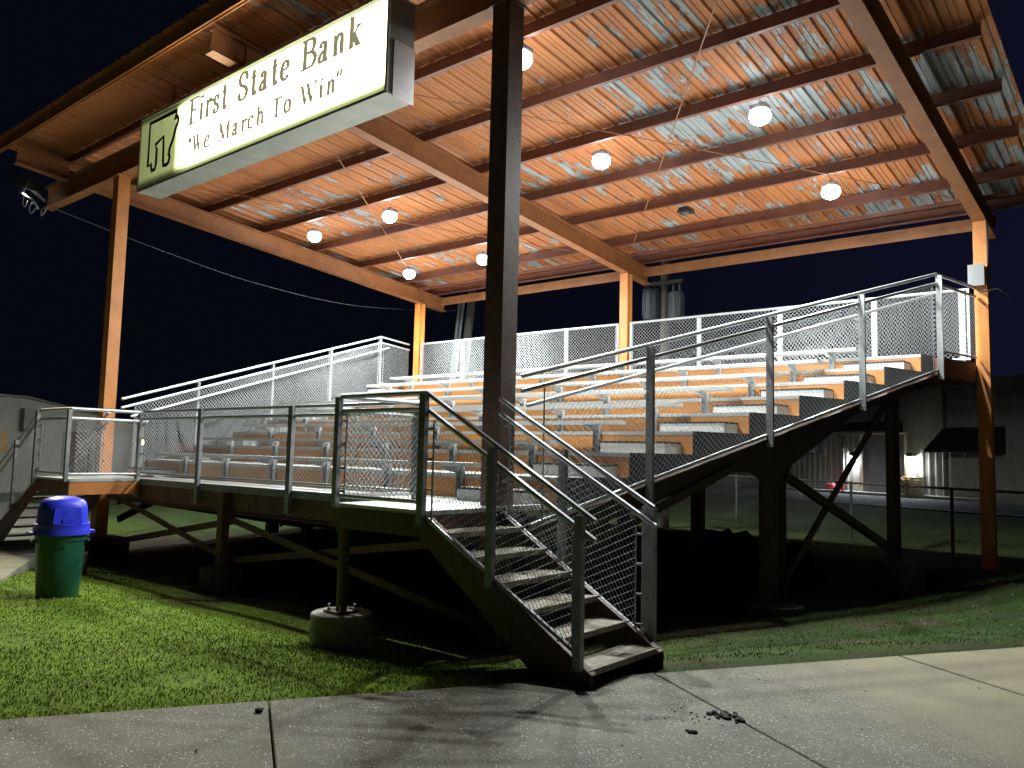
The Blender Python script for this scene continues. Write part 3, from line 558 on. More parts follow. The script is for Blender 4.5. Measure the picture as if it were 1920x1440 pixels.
# ------------------------------------------------------------------ stairs with landing (built once, mirrored)
def stair(sgn, label):
    mx = (lambda x: x) if sgn > 0 else (lambda x: -18.6 - x)
    T_ = thing('access_stair', (mx(-4.2), 5.4, -.1), label, 'stairs', 'stairs at both ends of the walkway')
    YF, YBk = 4.90, 5.93
    q = MB()
    for i in range(5): 
        a = YF + (YBk - YF) * i / 5; b = YF + (YBk - YF) * (i + 1) / 5; q.box(mx(-6.26), mx(-4.98), a + .002, b - .002, 1.11, 1.15)
    q.build('landing_deck', 'alu', T_)
    poly = [(-6.25, 1.105), (-5.0, 1.105), (-3.27, .09), (-3.27, -.09), (-3.66, -.09), (-5.08, .92), (-6.25, .92)]
    for (ya, yb) in ((YF - .006, YF + .006), (YBk - .006, YBk + .006)):
        q = MB(); P = [(u, v) for u, v in poly]
        if ya > 5.5: P = [(-5.2, 1.105)] + poly[1:6] + [(-5.2, .92)]
        q.prism(P, ya, yb, lambda u, v, w_: (mx(u), w_, v))
        s_ = 1 if ya < 5.5 else -1
        # top flange of the channel
        q.bar((mx(-5.0), ya + .03 * s_, 1.108), (mx(-3.27), ya + .03 * s_, .093), .07, .008)
        q.bar((mx(-6.25 if ya < 5.5 else -5.2), ya + .03 * s_, 1.106), (mx(-5.0), ya + .03 * s_, 1.106), .07, .006)
        q.build('stringer', ['colnear'], T_)
    q = MB(); q.box(mx(-6.25), mx(-6.235), YF + .01, YBk, .92, 1.105); q.build('landing_beam', 'orange', T_)
    q = MB(); q.box(mx(-5.02), mx(-5.0), YF + .01, YBk - .01, .94, 1.1); q.build('landing_beam', 'under', T_)
    for k in range(6):
        z = .12 + .172 * k; x1 = -3.30 - (z - .12) / .602
        q = MB(); q.box(mx(x1 - .29), mx(x1), YF + .012, YBk - .012, z - .03, z); q.box(mx(x1 - .012), mx(x1 + .003), YF + .012, YBk - .012, z - .045, z - .0005); q.build('tread', 'tread', T_)
    # posts
    L2 = lambda x: 2.17 - (x + 5.03) * .56
    for x, z0, z1, wd in ((-6.2, 1.115, 2.16, .062), (-5.03, 1.03, 2.16, .075), (-4.23, .60, L2(-4.23) - .02, .068), (-3.37, .12, L2(-3.37) - .02, .068)):
        post(T_, mx(x), YF - .035, z0, z1, (1, 0), wd, .05, 0, 'galvdull')
    for x, z0, z1, wd in ((-4.33, .50, 1.70, .075), (-3.43, .05, 1.24, .12)):
        post(T_, mx(x), YBk + .04, z0, z1, (1, 0), wd, .05, 0, 'galvdull')
    yf, yb = YF + .005, YBk - .01
    rails(T_, [[(mx(-6.2), yb + .1, 2.17), (mx(-6.2), yf, 2.17), (mx(-5.03), yf, 2.17), (mx(-3.26), yf, L2(-3.26))], [(mx(-6.2), yb + .1, 2.03), (mx(-6.2), yf, 2.03), (mx(-5.03), yf, 2.03), (mx(-3.26), yf, L2(-3.26) - .14)]], .024)
    rails(T_, [[(mx(-6.2), yb + .12, 1.22), (mx(-6.2), yf, 1.22), (mx(-5.05), yf, 1.22)], [(mx(-5.0), yf, 1.09), (mx(-3.4), yf, .22)]], .02)
    rails(T_, [[(mx(-5.06), yb, L2(-5.06)), (mx(-3.36), yb, L2(-3.36))], [(mx(-5.06), yb, L2(-5.06) - .14), (mx(-3.34), yb, L2(-3.34) - .14)]], .024)
    rails(T_, [[(mx(-5.06), yb, 1.14), (mx(-3.44), yb, .18)]], .02)
    mesh(T_, (mx(-5.9 - .24), yf), (mx(-5.1), yf), 1.23, 2.02, 1.23, 2.02)
    mesh(T_, (mx(-6.2), yf + .07), (mx(-6.2), yb - .05), 1.23, 2.02, 1.23, 2.02)
    mesh(T_, (mx(-4.93), yf), (mx(-3.45), yf), 1.06, L2(-4.93) - .15, .24, L2(-3.45) - .15)
    mesh(T_, (mx(-4.92), yb), (mx(-3.52), yb), 1.06, L2(-4.92) - .15, .23, L2(-3.52) - .15)
    for x, y, z0, z1, dx in ((-6.12, yf, 1.2, 2.0, -1), (-5.12, yf, 1.2, 2.0, 1), (-4.94, yf, 1.0, 1.93, -1), (-3.45, yf, .22, 1.08, 1), (-4.93, yb, 1.05, 2.0, -1), (-3.53, yb, .2, 1.08, 1)): tension(T_, mx(x), y, z0, z1, (dx * sgn, 0))
    # pipe leg under the landing's outer corner
    q = MB(); q.tube([(mx(-6.17), 4.97, .146 if sgn > 0 else .1), (mx(-6.17), 4.97, .92)], .052, 16); q.tube([(mx(-6.17), 4.97, .885), (mx(-6.17), 4.97, .915)], .085, 16); q.build('pipe_leg', 'colnear' if sgn > 0 else 'orange', T_, True)
    return T_
stair(1, 'steel stair with chain link rails coming down towards the pavement, nearest the camera')
stair(-1, 'steel stair and landing at the far left end, behind the blue lidded bin')
# ------------------------------------------------------------------ roof canopy
SL = 0.0929
zr = lambda y: 5.74 + (15.18 - y) * SL      # underside of rafters
canopy = thing('roof_canopy', (CX, 10, 0), 'large sloping steel roof with peeling orange underside over the seats', 'canopy')
def box_col(x, y, h, z0, z1, mat):
    q = MB(); q.box(x - h, x + h, y - h, y + h, z0, z1); q.box(x - h - .03, x + h + .03, y - h - .03, y + h + .03, z1 - .02, z1 - .001); return q.build('column', mat, canopy)
box_col(-5.19, 6.05, .115, -.2, 6.30, 'colnear'); box_col(-13.93, 6.05, .10, -.1, 6.30, 'orange')
for x in (-15.98, -9.36, -2.42):
    q = MB(); h = .10; z1 = zr(15.18) - .002
    q.box(x - h, x + h, 15.18 - h, 15.18 - h + .014, -.1, z1); q.box(x - h, x + h, 15.18 + h - .014, 15.18 + h, -.1, z1); q.box(x - .006, x + .006, 15.18 - h + .0145, 15.18 + h - .0145, -.1, z1)
    q.build('column', 'orange', canopy)
q = MB(); ibeam(q, (-17.2, 6.05, 6.30), (-1.25, 6.05, 6.30), .20, .43); q.build('front_beam', 'rafter', canopy)
for x in (-15.98, -9.36, -2.42):
    q = MB(); ibeam(q, (x, 6.16, zr(6.16)), (x, 16.1, zr(16.1)), .20, .36)
    # stub in front of the beam, tapering slightly upward
    ibeam(q, (x, 5.04, zr(5.04) + .01), (x, 5.94, zr(5.94)), .18, .35)
    q.build('rafter', 'rafter', canopy)
for y in (5.02, 6.0, 7.42, 8.82, 10.2, 11.6, 13.0, 14.46, 15.72):
    zb_ = zr(y) + .362; q = MB(); x0, x1 = -16.88, -1.56; H = .195
    q.box(x0, x1, y, y + .006, zb_, zb_ + H); q.box(x0, x1, y - .055, y - .0005, zb_, zb_ + .006); q.box(x0, x1, y - .061, y - .0555, zb_, zb_ + .02); q.box(x0, x1, y + .0065, y + .06, zb_ + H - .006, zb_ + H)
    if y < 5.5: q.box(x0, x1, y - .03, y - .02, zb_ - .02, zb_ + H + .03)
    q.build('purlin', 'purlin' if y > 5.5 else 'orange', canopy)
q = MB(); q.box(-16.3, -2.0, 15.02, 15.08, zr(15.05) + .33, zr(15.05) + .39); q.build('purlin', 'purlin', canopy)
# rear eave strut with lower lip
q = MB(); q.box(-16.0, -2.3, 15.95, 15.965, zr(15.95) + .14, zr(15.95) + .36); q.build('eave_strut', 'rafter', canopy)
# ribbed sheet
mb = MB(); prof = []; x = -16.93
while x < -1.5:
    for dx, dz in ((0, -.0), (.018, -.032), (.045, -.032), (.063, 0), (.155, 0), (.162, -.008), (.170, 0), (.225, 0), (.232, -.008), (.240, 0)): prof.append((x + dx, dz))
    x += .305
ya, yb = 4.93, 16.25; zs = lambda y: zr(y) + .595
n = len(prof); vs = [(a, ya, zs(ya) + b) for a, b in prof] + [(a, yb, zs(yb) + b) for a, b in prof] + [(a, ya, zs(ya) + b + .004) for a, b in prof] + [(a, yb, zs(yb) + b + .004) for a, b in prof]
mb.add(vs, [(i, i + 1, n + i + 1, n + i) for i in range(n - 1)] + [(2 * n + i, 3 * n + i, 3 * n + i + 1, 2 * n + i + 1) for i in range(n - 1)] + [(i, 2 * n + i, 2 * n + i + 1, i + 1) for i in range(n - 1)] + [(n + i, n + i + 1, 3 * n + i + 1, 3 * n + i) for i in range(n - 1)])
mb.build('roof_sheet', 'roof', canopy)
# sag and wind rods
zp = lambda y: zr(y) + .33
for (xa, y1, xb, y2) in ((-2.5, 6.3, -9.25, 15.1), (-9.25, 6.3, -2.5, 15.1), (-9.5, 6.3, -15.85, 15.1), (-15.85, 6.3, -9.5, 15.1)):
    q = MB(); q.tube([(xa, y1, zp(y1)), (xb, y2, zp(y2))], .009, 6); q.build('tie_rod', 'rafter', canopy)
# ------------------------------------------------------------------ lamps under the roof
def lamp(x, y, lit, label):
    L_ = thing('ceiling_lamp', (x, y, zr(y) + .33), label, 'lamp', 'lamps under the roof')
    z = zr(y) + .20
    q = MB(); q.box(x - .11, x + .11, y - .10, y + .10, z + .04, z + .11); q.box(x - .02, x + .02, y - .02, y + .02, z + .11, zr(y) + .36); q.build('housing', 'black' if not lit else 'galvdull', L_)
    bm = bmesh.new(); bmesh.ops.create_icosphere(bm, subdivisions=2, radius=.150)
    for v_ in bm.verts:
        v_.co.z *= .85
        v_.co += Vector((x, y, z - .035))
    me = bpy.data.meshes.new('lens'); bm.to_mesh(me); bm.free(); me.materials.append(M['globe'] if lit else M['greybox'])
    o = bpy.data.objects.new('lens', me); COL.objects.link(o); o.parent = L_; o.matrix_parent_inverse = L_.matrix_basis.inverted()
    if lit:
        ld = bpy.data.lights.new('light', 'AREA'); ld.shape = 'DISK'; ld.size = .16; ld.energy = LAMPW; ld.color = (.95, 1.0, .97)
        lo = bpy.data.objects.new('light', ld); COL.objects.link(lo); lo.matrix_basis = Matrix.Translation((x, y, z - .20)); lo.parent = L_; lo.matrix_parent_inverse = L_.matrix_basis.inverted()
    return L_
lamp(-6.19, 7.48, True, 'lit lamp just right of the near column top, nearest the camera')
lamp(-4.24, 10.30, True, 'lit lamp in the middle of the right roof bay')
lamp(-6.91, 10.42, True, 'lit lamp between the near column and the middle lamp of the right bay')
lamp(-4.24, 13.22, True, 'lit lamp farthest right, near the back of the roof')
lamp(-11.99, 10.47, True, 'lit lamp in the left roof bay, larger of the pair below the sign')
lamp(-14.48, 10.49, True, 'lit lamp farthest left under the roof')
lamp(-12.06, 13.38, True, 'lit lamp just left of the near column, at the back of the left bay')
lamp(-14.57, 13.43, True, 'lit lamp lowest in the picture, at the back left corner of the roof')
# unlit fixture
L_ = thing('ceiling_lamp', (-6.86, 13.2, zr(13.2) + .33), 'unlit dark lamp hanging near the back of the right roof bay', 'lamp', 'lamps under the roof')
z = zr(13.2) + .33; q = MB(); q.prism([(-.13, 0), (.13, 0), (.09, .09), (-.09, .09)], -.12, .12, lambda u, v, w_: (-6.86 + u, 13.2 + w_, z - .06 + v)); q.build('housing', 'black', L_)
q = MB(); q.box(-6.91, -6.81, 13.13, 13.27, z - .075, z - .062); q.build('lens', 'greybox', L_)
# ------------------------------------------------------------------ sign
SX0, SX1, SY0, SY1, SZ0, SZ1 = -11.90, -6.30, 5.40, 5.76, 5.44, 6.58
sign = thing('lit_sign', ((SX0 + SX1) / 2, 5.58, 6.0), 'long backlit bank sign hanging from the front edge of the roof', 'sign')
q = MB(); q.box(SX0, SX1, SY0 + .012, SY1, SZ0, SZ0 + .02); q.box(SX0, SX1, SY0 + .012, SY1, SZ1 - .02, SZ1); q.box(SX0, SX0 + .02, SY0 + .012, SY1, SZ0 + .0205, SZ1 - .0205); q.box(SX0 + .0205, SX1 - .0205, SY1 - .02, SY1 - .001, SZ0 + .0205, SZ1 - .0205)
q.build('cabinet', 'cabinet', sign)
q = MB(); q.box(SX1 - .02, SX1 + .001, SY0 + .012, SY1 + .001, SZ0 + .0205, SZ1 - .0205); q.build('cabinet_end', 'cabinetdark', sign)
q = MB(); q.box(SX1 + .0015, SX1 + .008, SY0 + .07, SY1 + .012, SZ0 - .012, SZ0 + .62); q.build('patch_plate', 'patch', sign)
q = MB();  fw = .030
q.box(SX0 - .003, SX1 + .003, SY0 - .012, SY0 + .0115, SZ0 - .003, SZ0 + fw); q.box(SX0 - .003, SX1 + .003, SY0 - .012, SY0 + .0115, SZ1 - fw, SZ1 + .003); q.box(SX0 - .003, SX0 + fw * .5, SY0 - .012, SY0 + .0115, SZ0 + fw + .0005, SZ1 - fw - .0005); q.box(SX1 - fw, SX1 + .003, SY0 - .012, SY0 + .0115, SZ0 + fw + .0005, SZ1 - fw - .0005)
q.build('frame', 'cabinet', sign)
mt, t, p = newmat('backlit_sign_face'); M['face'] = mt
v = coords(t); sx = t.nodes.new('ShaderNodeSeparateXYZ'); t.links.new(v, sx.inputs[0])
fx_ = ramp(t, mth(t, 'DIVIDE', mth(t, 'ADD', sx.outputs[0], 12.0), 6.0), [(0.0, (.09, .09, .09)), (0.19, (.13, .13, .13)), (0.262, (1, 1, 1)), (0.935, (1, 1, 1)), (0.948, (.18, .18, .18))]).outputs[0]
zf = mth(t, 'DIVIDE', mth(t, 'SUBTRACT', sx.outputs[2], SZ0), SZ1 - SZ0)
fz_ = ramp(t, zf, [(0.03, (.10, .10, .10)), (0.07, (.20, .20, .20)), (0.15, (1, 1, 1)), (0.88, (1, 1, 1)), (0.95, (.20, .20, .20)), (0.98, (.10, .10, .10))]).outputs[0]
rot = N(t, 'ShaderNodeTexNoise', Scale=7.0, Detail=6.0); t.links.new(v, rot.inputs['Vector'])
st_ = mth(t, 'MULTIPLY', mth(t, 'MULTIPLY', fx_, fz_), mth(t, 'ADD', mth(t, 'MULTIPLY', rot.outputs['Fac'], .3), .85))
t.links.new(mth(t, 'MULTIPLY', mth(t, 'POWER', st_, 1.6), 9.0), p.inputs['Emission Strength'])
t.links.new(ramp(t, st_, [(0.1, (.80, .90, .36)), (0.5, (1.0, .99, .60)), (0.9, (1, .98, .80))]).outputs[0], p.inputs['Emission Color'])
p.inputs['Base Color'].default_value = (.7, .72, .5, 1); p.inputs['Roughness'].default_value = .4
q = MB(); q.box(SX0 + .02, SX1 - .03, SY0 + .001, SY0 + .008, SZ0 + .04, SZ1 - .04); q.build('sign_face', 'face', sign)
M['letter'] = emis('translucent_letter_vinyl', (.50, .46, .28), .40)
M['logoink'] = simple('black_vinyl', (.01, .01, .01), (.015, .015, .015), 3, .4, 0, 0)
YL = SY0 - .003
def smoothpath(pts, n=6):
    if len(pts) < 3: return pts
    out = []
    P = [pts[0]] + list(pts) + [pts[-1]]
    for i in range(1, len(P) - 2):
        for k in range(n):
            s_ = k / n; a, b, c, d = P[i - 1], P[i], P[i + 1], P[i + 2]
            out.append(tuple(.5 * ((2 * b[j]) + (-a[j] + c[j]) * s_ + (2 * a[j] - 5 * b[j] + 4 * c[j] - d[j]) * s_ ** 2 + (-a[j] + 3 * b[j] - 3 * c[j] + d[j]) * s_ ** 3) for j in (0, 1)))
    out.append(pts[-1]); return out
LAY = [0]
def ribbon(mb, pts, thick, thin, closed=False):
    """pen stroke: heavy when it runs vertically, hairline when horizontal"""
    n = len(pts); L_, R_ = [], []
    for i in range(n):
        if closed: a, b = pts[i - 1], pts[(i + 1) % n]
        else: a, b = pts[max(i - 1, 0)], pts[min(i + 1, n - 1)]
        dx, dz = b[0] - a[0], b[1] - a[1]; l = math.hypot(dx, dz) or 1; dx /= l; dz /= l
        w_ = (thin + (thick - thin) * abs(dz) ** 1.3) / 2
        L_.append((pts[i][0] - dz * w_, pts[i][1] + dx * w_)); R_.append((pts[i][0] + dz * w_, pts[i][1] - dx * w_))
    LAY[0] = (LAY[0] + 1) % 8
    y0 = YL - .0008 * LAY[0]; vs = [(a, y0, b) for a, b in L_] + [(a, y0, b) for a, b in R_] + [(a, SY0 + .0005, b) for a, b in L_] + [(a, SY0 + .0005, b) for a, b in R_]
    fs = []
    for i in range(n if closed else n - 1):
        j = (i + 1) % n; fs += [(i, j, n + j, n + i), (2 * n + i, 3 * n + i, 3 * n + j, 2 * n + j), (i, 2 * n + i, 2 * n + j, j), (n + i, n + j, 3 * n + j, 3 * n + i)]
    if not closed: fs += [(0, n, 3 * n, 2 * n), (n - 1, 3 * n - 1, 4 * n - 1, 2 * n - 1)]
    mb.add(vs, fs)
X_ = .655   # x-height in cap heights
def G(ch):
    """strokes in a box x 0..1, z 0..1 (cap height): (points, smooth?, weight) weight 1 thick pen, 0 hairline"""
    S = []
    def st(x, a, b, w_=1): S.append(([(x, a), (x, b)], 0, w_))
    def ln(p_, w_=0): S.append((p_, 0, w_))
    def cv(p_, w_=1): S.append((p_, 1, w_))
    def sf(x, z, hw=.20): S.append(([(x - hw, z), (x + hw, z)], 0, 0))
    if ch == 'F': st(.30, 0, 1); sf(.30, .01, .26); ln([(.04, .99), (.92, .99)]); ln([(.92, 1.0), (.95, .76)]); ln([(.3, .52), (.72, .52)]); ln([(.72, .42), (.72, .62)])
    elif ch == 'i': st(.5, 0, X_); sf(.5, .01, .42); ln([(.08, X_ - .02), (.5, X_)]); ln([(.5, .84), (.5, .96)], 1.4)
    elif ch == 'r': st(.30, 0, X_); sf(.30, .01, .26); ln([(.04, X_ - .02), (.3, X_)]); cv([(.32, .44), (.5, .60), (.72, X_), (.86, .60)], .6); ln([(.84, .50), (.84, .62)], 1.1)
    elif ch in 'sS':
        h = X_ if ch == 's' else 1.0; k = h / X_
        cv([(a, b * k) for a, b in ((.82, .48), (.70, .62), (.45, .655), (.20, .60), (.14, .47), (.30, .36), (.62, .29), (.82, .18), (.72, .05), (.45, 0.0), (.22, .03), (.10, .17))], 1.0)
        ln([(.84, .44 * k), (.84, .65 * k)]); ln([(.09, .0), (.09, .2 * k)])
    elif ch == 't': cv([(.45, .92), (.45, .5), (.45, .14), (.56, .0), (.74, .01), (.92, .10)], 1); ln([(.08, X_ - .01), (.88, X_ - .01)]); ln([(.12, X_), (.45, .92)])
    elif ch == 'a': cv([(.20, .47), (.26, .60), (.46, X_), (.66, .58), (.68, .4), (.68, .12), (.76, .01), (.97, .05)], 1); cv([(.68, .38), (.38, .31), (.16, .20), (.16, .05), (.34, .0), (.54, .05), (.68, .17)], .9)
    elif ch == 'e': ln([(.14, .37), (.86, .37)]); cv([(.86, .37), (.80, .57), (.52, X_), (.22, .53), (.12, .33), (.20, .10), (.52, .0), (.74, .03), (.90, .14)], 1)
    elif ch == 'c': cv([(.84, .50), (.74, .62), (.52, X_), (.22, .55), (.12, .33), (.20, .10), (.52, .0), (.74, .03), (.90, .14)], 1); ln([(.82, .46), (.82, .56)], 1)
    elif ch == 'o': S.append(([(.5 + .38 * math.cos(a), X_ / 2 + X_ / 2 * math.sin(a)) for a in [i * math.pi / 10 for i in range(20)]], 2, 1))
    elif ch == 'B': st(.26, 0, 1); ln([(.02, .99), (.5, .99)]); ln([(.02, .01), (.5, .01)]); cv([(.48, .99), (.76, .95), (.86, .77), (.74, .58), (.45, .53)], 1); cv([(.45, .53), (.80, .47), (.96, .27), (.80, .05), (.48, .01)], 1); ln([(.26, .53), (.48, .53)])
    elif ch in 'nh':
        st(.24, 0, X_ if ch == 'n' else 1.0); sf(.24, .01, .2); ln([(.04, (X_ if ch == 'n' else 1) - .02), (.24, X_ if ch == 'n' else 1.0)]); cv([(.26, .42), (.40, .59), (.58, X_), (.74, .57), (.76, .4)], .8); st(.76, 0, .42); sf(.76, .01, .2)
    elif ch == 'k': st(.24, 0, 1); sf(.24, .01, .2); ln([(.04, .98), (.24, 1)]); ln([(.26, .26), (.80, X_ - .02)]); sf(.80, X_ - .01, .17); ln([(.44, .38), (.80, .0)], 1.2); sf(.84, .01, .16)
    elif ch == 'W': ln([(.10, .99), (.32, .0)], 1); ln([(.32, .0), (.53, .95)], 0); ln([(.44, .99), (.68, .0)], 1); ln([(.68, 0), (.90, .99)], 0); sf(.10, .99, .11); sf(.44, .99, .09); sf(.90, .99, .10)
    elif ch == 'M': st(.13, 0, 1, 0); ln([(.14, .99), (.48, .04)], 1.1); ln([(.48, .04), (.83, .99)], 0); st(.85, 0, 1, 1); sf(.13, .01, .11); sf(.85, .01, .14); sf(.08, .99, .08); sf(.90, .99, .09)
    elif ch == 'T': st(.5, 0, 1); sf(.5, .01, .2); ln([(.04, .99), (.96, .99)]); ln([(.04, .78), (.03, 1.0)]); ln([(.96, .78), (.97, 1.0)])
    elif ch == 'q': ln([(.22, .68), (.28, .86), (.28, 1.02)], .62); ln([(.70, .68), (.76, .86), (.76, 1.02)], .62)
    return S
def line(spec, z0, cap, thick, thin, name, label):
    q = MB(); last = None
    for ch, x0, x1 in spec:
        if last is not None and x0 - last > .19: q.build(name, 'letter', sign); q = MB()
        last = x1
        for pts, sm, wt in G(ch):
            P_ = [(x0 + (x1 - x0) * a + (z * cap) * .03, z0 + z * cap) for a, z in pts]
            if sm == 1: P_ = smoothpath(P_)
            ribbon(q, P_, thin + (thick - thin) * wt if wt > 0 else thin, thin, sm == 2)
    o = q.build(name, 'letter', sign); return o
line([('F', -10.50, -10.20), ('i', -10.19, -10.09), ('r', -10.04, -9.86), ('s', -9.83, -9.69), ('t', -9.62, -9.49), ('S', -9.23, -8.98), ('t', -8.94, -8.80), ('a', -8.74, -8.56), ('t', -8.48, -8.34), ('e', -8.29, -8.11),
      ('B', -7.87, -7.58), ('a', -7.54, -7.35), ('n', -7.27, -7.05), ('k', -6.99, -6.77)], 6.13, .355,   .080, .034, 'word_lettering', '')
line([('q', -10.46, -10.36), ('W', -10.33, -10.07), ('e', -10.02, -9.88), ('M', -9.66, -9.38), ('a', -9.32, -9.19), ('r', -9.11, -8.98), ('c', -8.96, -8.83), ('h', -8.77, -8.60), ('T', -8.44, -8.23), ('o', -8.18, -8.03),
      ('W', -7.86, -7.53), ('i', -7.49, -7.41), ('n', -7.35, -7.19), ('q', -7.19, -7.07)], 5.695, .235, .058, .026, 'word_lettering', '')
logo = [[-11.615, 6.438], [-10.821, 6.438], [-10.836, 6.378], [-10.874, 6.331], [-10.799, 6.343], [-10.766, 6.291], [-10.786, 6.239], [-10.825, 6.192], [-10.846, 6.151], [-10.876, 6.067], [-10.922, 5.986], [-10.961, 5.938], [-10.981, 5.885], [-10.993, 5.836], [-10.961, 5.788], [-10.985, 5.713], [-11.032, 5.689], [-11.134, 5.694], [-11.152, 5.785], [-11.178, 6.14], [-11.413, 6.067], [-11.364, 5.997], [-11.362, 5.761], [-11.389, 5.697], [-11.475, 5.686], [-11.507, 5.752], [-11.5, 5.792], [-11.614, 5.783]]
q = MB(); ribbon(q, [tuple(a) for a in logo], .058, .058, True); q.build('state_outline_logo', 'logoink', sign)
for x in (-11.3, -9.36, -7.0): q = MB(); q.box(x - .025, x + .025, SY0 + .15, SY0 + .2, SZ1, zr(5.6) + .36); q.build('hanger', 'rafter', sign)
# ------------------------------------------------------------------ floodlight on the beam's left end
fl = thing('floodlight', (-17.2, 5.9, 6.5), 'black floodlight with loose cables at the left end of the roof beam', 'floodlight')
q = MB(); c0 = Vector((-17.50, 5.75, 6.80)); q.bar(c0 + Vector((-.28, -.05, .12)), c0 + Vector((.30, .05, -.05)), .26, .24); q.bar((-17.45, 5.8, 6.72), (-17.15, 6.0, 6.45), .03, .05); q.build('housing', 'black', fl)
q = MB(); q.bar((-17.26, 5.60, 6.60), (-17.26, 5.61, 6.55), .2, .02); q.build('bracket', 'galvdull', fl)
q = MB(); q.bar(c0 + Vector((-.285, -.05, .12)), c0 + Vector((-.297, -.052, .122)), .20, .2); q.build('lens', 'floodlens', fl)
ld = bpy.data.lights.new('light', 'SPOT'); ld.energy = 2700; ld.spot_size = math.radians(66); ld.spot_blend = .5; ld.shadow_soft_size = .14; ld.color = (1.0, .90, .62)  # added spot to brighten the lawn; the flood's own lens points away
lo = bpy.data.objects.new('light', ld); COL.objects.link(lo); lp0 = Vector((-17.5, 5.7, 6.60)); tgt = Vector((-9.8, -0.9, 0))
lo.matrix_basis = Matrix.Translation(lp0) @ (tgt - lp0).to_track_quat('-Z', 'Y').to_matrix().to_4x4(); lo.parent = fl; lo.matrix_parent_inverse = fl.matrix_basis.inverted()
cab = MB()
def cr(pts, n=8):
    P_ = [Vector(pts[0])] + [Vector(a) for a in pts] + [Vector(pts[-1])]; out = []
    for i in range(1, len(P_) - 2):
        for k in range(n):
            s_ = k / n; a, b, c, d = P_[i - 1:i + 3]; out.append(.5 * ((2 * b) + (-a + c) * s_ + (2 * a - 5 * b + 4 * c - d) * s_ ** 2 + (-a + 3 * b - 3 * c + d) * s_ ** 3))
    out.append(P_[-1]); return out
cab.tube(cr([(-17.55, 5.7, 6.62), (-17.35, 5.72, 6.52), (-17.2, 5.8, 6.42), (-17.22, 5.9, 6.28)]), .018, 6)
cab.tube(cr([(-17.2, 5.85, 6.28), (-17.35, 5.82, 6.2), (-17.4, 5.8, 6.3), (-17.3, 5.8, 6.4), (-17.2, 5.82, 6.36)]), .012, 6)
cab.tube(cr([(-17.2, 5.95, 6.28), (-17.05, 5.9, 6.12), (-16.9, 5.9, 6.16), (-16.92, 5.95, 6.28)]), .012, 6)
cab.tube(cr([(-17.6, 5.75, 6.58), (-17.62, 5.75, 6.42), (-17.5, 5.75, 6.34), (-17.38, 5.75, 6.44)]), .010, 6)
cab.build('cable', 'galv', fl, True)
# overhead service cable to the utility pole
q = MB(); q.tube(cr([(-16.9, 6.05, 6.28), (-17.3, 8.5, 6.0), (-17.4, 11, 5.72), (-17.2, 14, 5.62), (-16.6, 17.4, 5.95)]), .008, 5); tag(q.build('overhead_cable', 'fence', None, True), 'thin overhead cable sagging from the roof corner to the utility pole', 'cable')
# ------------------------------------------------------------------ electrical box on back right column
eb = thing('electrical_box', (-2.45, 15.0, 4.6), 'pale grey electrical box on the back right column', 'electrical box')
q = MB(); q.box(-2.57, -2.35, 14.93, 15.06, 4.62, 4.96); q.build('enclosure', 'greybox', eb); q = MB(); q.box(-2.58, -2.34, 14.915, 14.928, 4.61, 4.97); q.build('cover', 'greybox', eb)
q = MB(); q.tube(cr([(-2.30, 15.0, 4.97), (-2.29, 15.02, 5.3), (-2.31, 15.05, 5.7)]), .012, 6); q.tube(cr([(-2.5, 15.0, 4.6), (-2.35, 14.9, 4.5), (-2.15, 14.95, 4.52), (-2.0, 15.1, 4.40)]), .012, 6); q.build('cable', 'black', eb, True)
# ------------------------------------------------------------------ utility poles
up = thing('utility_pole', (-16.35, 17.6, 0), 'leaning wooden utility pole with two conduits behind the left bay', 'utility pole', 'utility poles behind the stand')
q = MB(); q.tube([(-17.0, 17.6, 0), (-16.0, 17.6, 8.8)], [.15, .12], 12); q.build('shaft', 'polewood', up, True)
for a, b in ((.27, .045), (.42, .05)):
    q = MB(); q.tube([(-17.0 - a + .02, 17.5, 0), (-16.27 - a + .02, 17.5, 6.35)], b, 10); q.build('conduit', 'pvc', up, True)
up = thing('utility_pole', (-9.55, 17.4, 0), 'dim utility pole with two transformer cans behind the right bay', 'utility pole', 'utility poles behind the stand')
q = MB(); q.tube([(-9.6, 17.4, 0), (-9.6, 17.4, 9.0)], [.13, .10], 12); q.build('shaft', 'polewood', up, True)
for dx, r_, z0, z1 in ((-.33, .21, 5.05, 5.85), (.36, .19, 4.95, 5.70)):
    q = MB(); q.lathe([(r_ * .9, z0), (r_, z0 + .04), (r_, z1 - .08), (r_ * 1.04, z1 - .07), (r_ * 1.04, z1 - .04), (r_ * .6, z1)], -9.6 + dx, 17.3, 20)
    for k in range(10): a = math.pi * 2 * k / 10; q.box(-9.6 + dx + math.cos(a) * r_ * 1.02 - .01, -9.6 + dx + math.cos(a) * r_ * 1.02 + .01, 17.3 + math.sin(a) * r_ * 1.02 - .01, 17.3 + math.sin(a) * r_ * 1.02 + .01, z0 + .1, z1 - .12)
    tr = q.build('transformer', 'polecan', up, True)
    for bx in (-.08, .08):
        q = MB(); q.lathe([(.025, z1 - .03), (.04, z1 + .02), (.02, z1 + .05), (.04, z1 + .09), (.02, z1 + .12), (.03, z1 + .16)], -9.6 + dx + bx, 17.3, 10); q.build('bushing', 'pvc', tr, True)
q = MB(); q.box(-10.1, -9.05, 17.24, 17.3, 5.9, 5.98); q.build('crossarm', 'polewood', up)
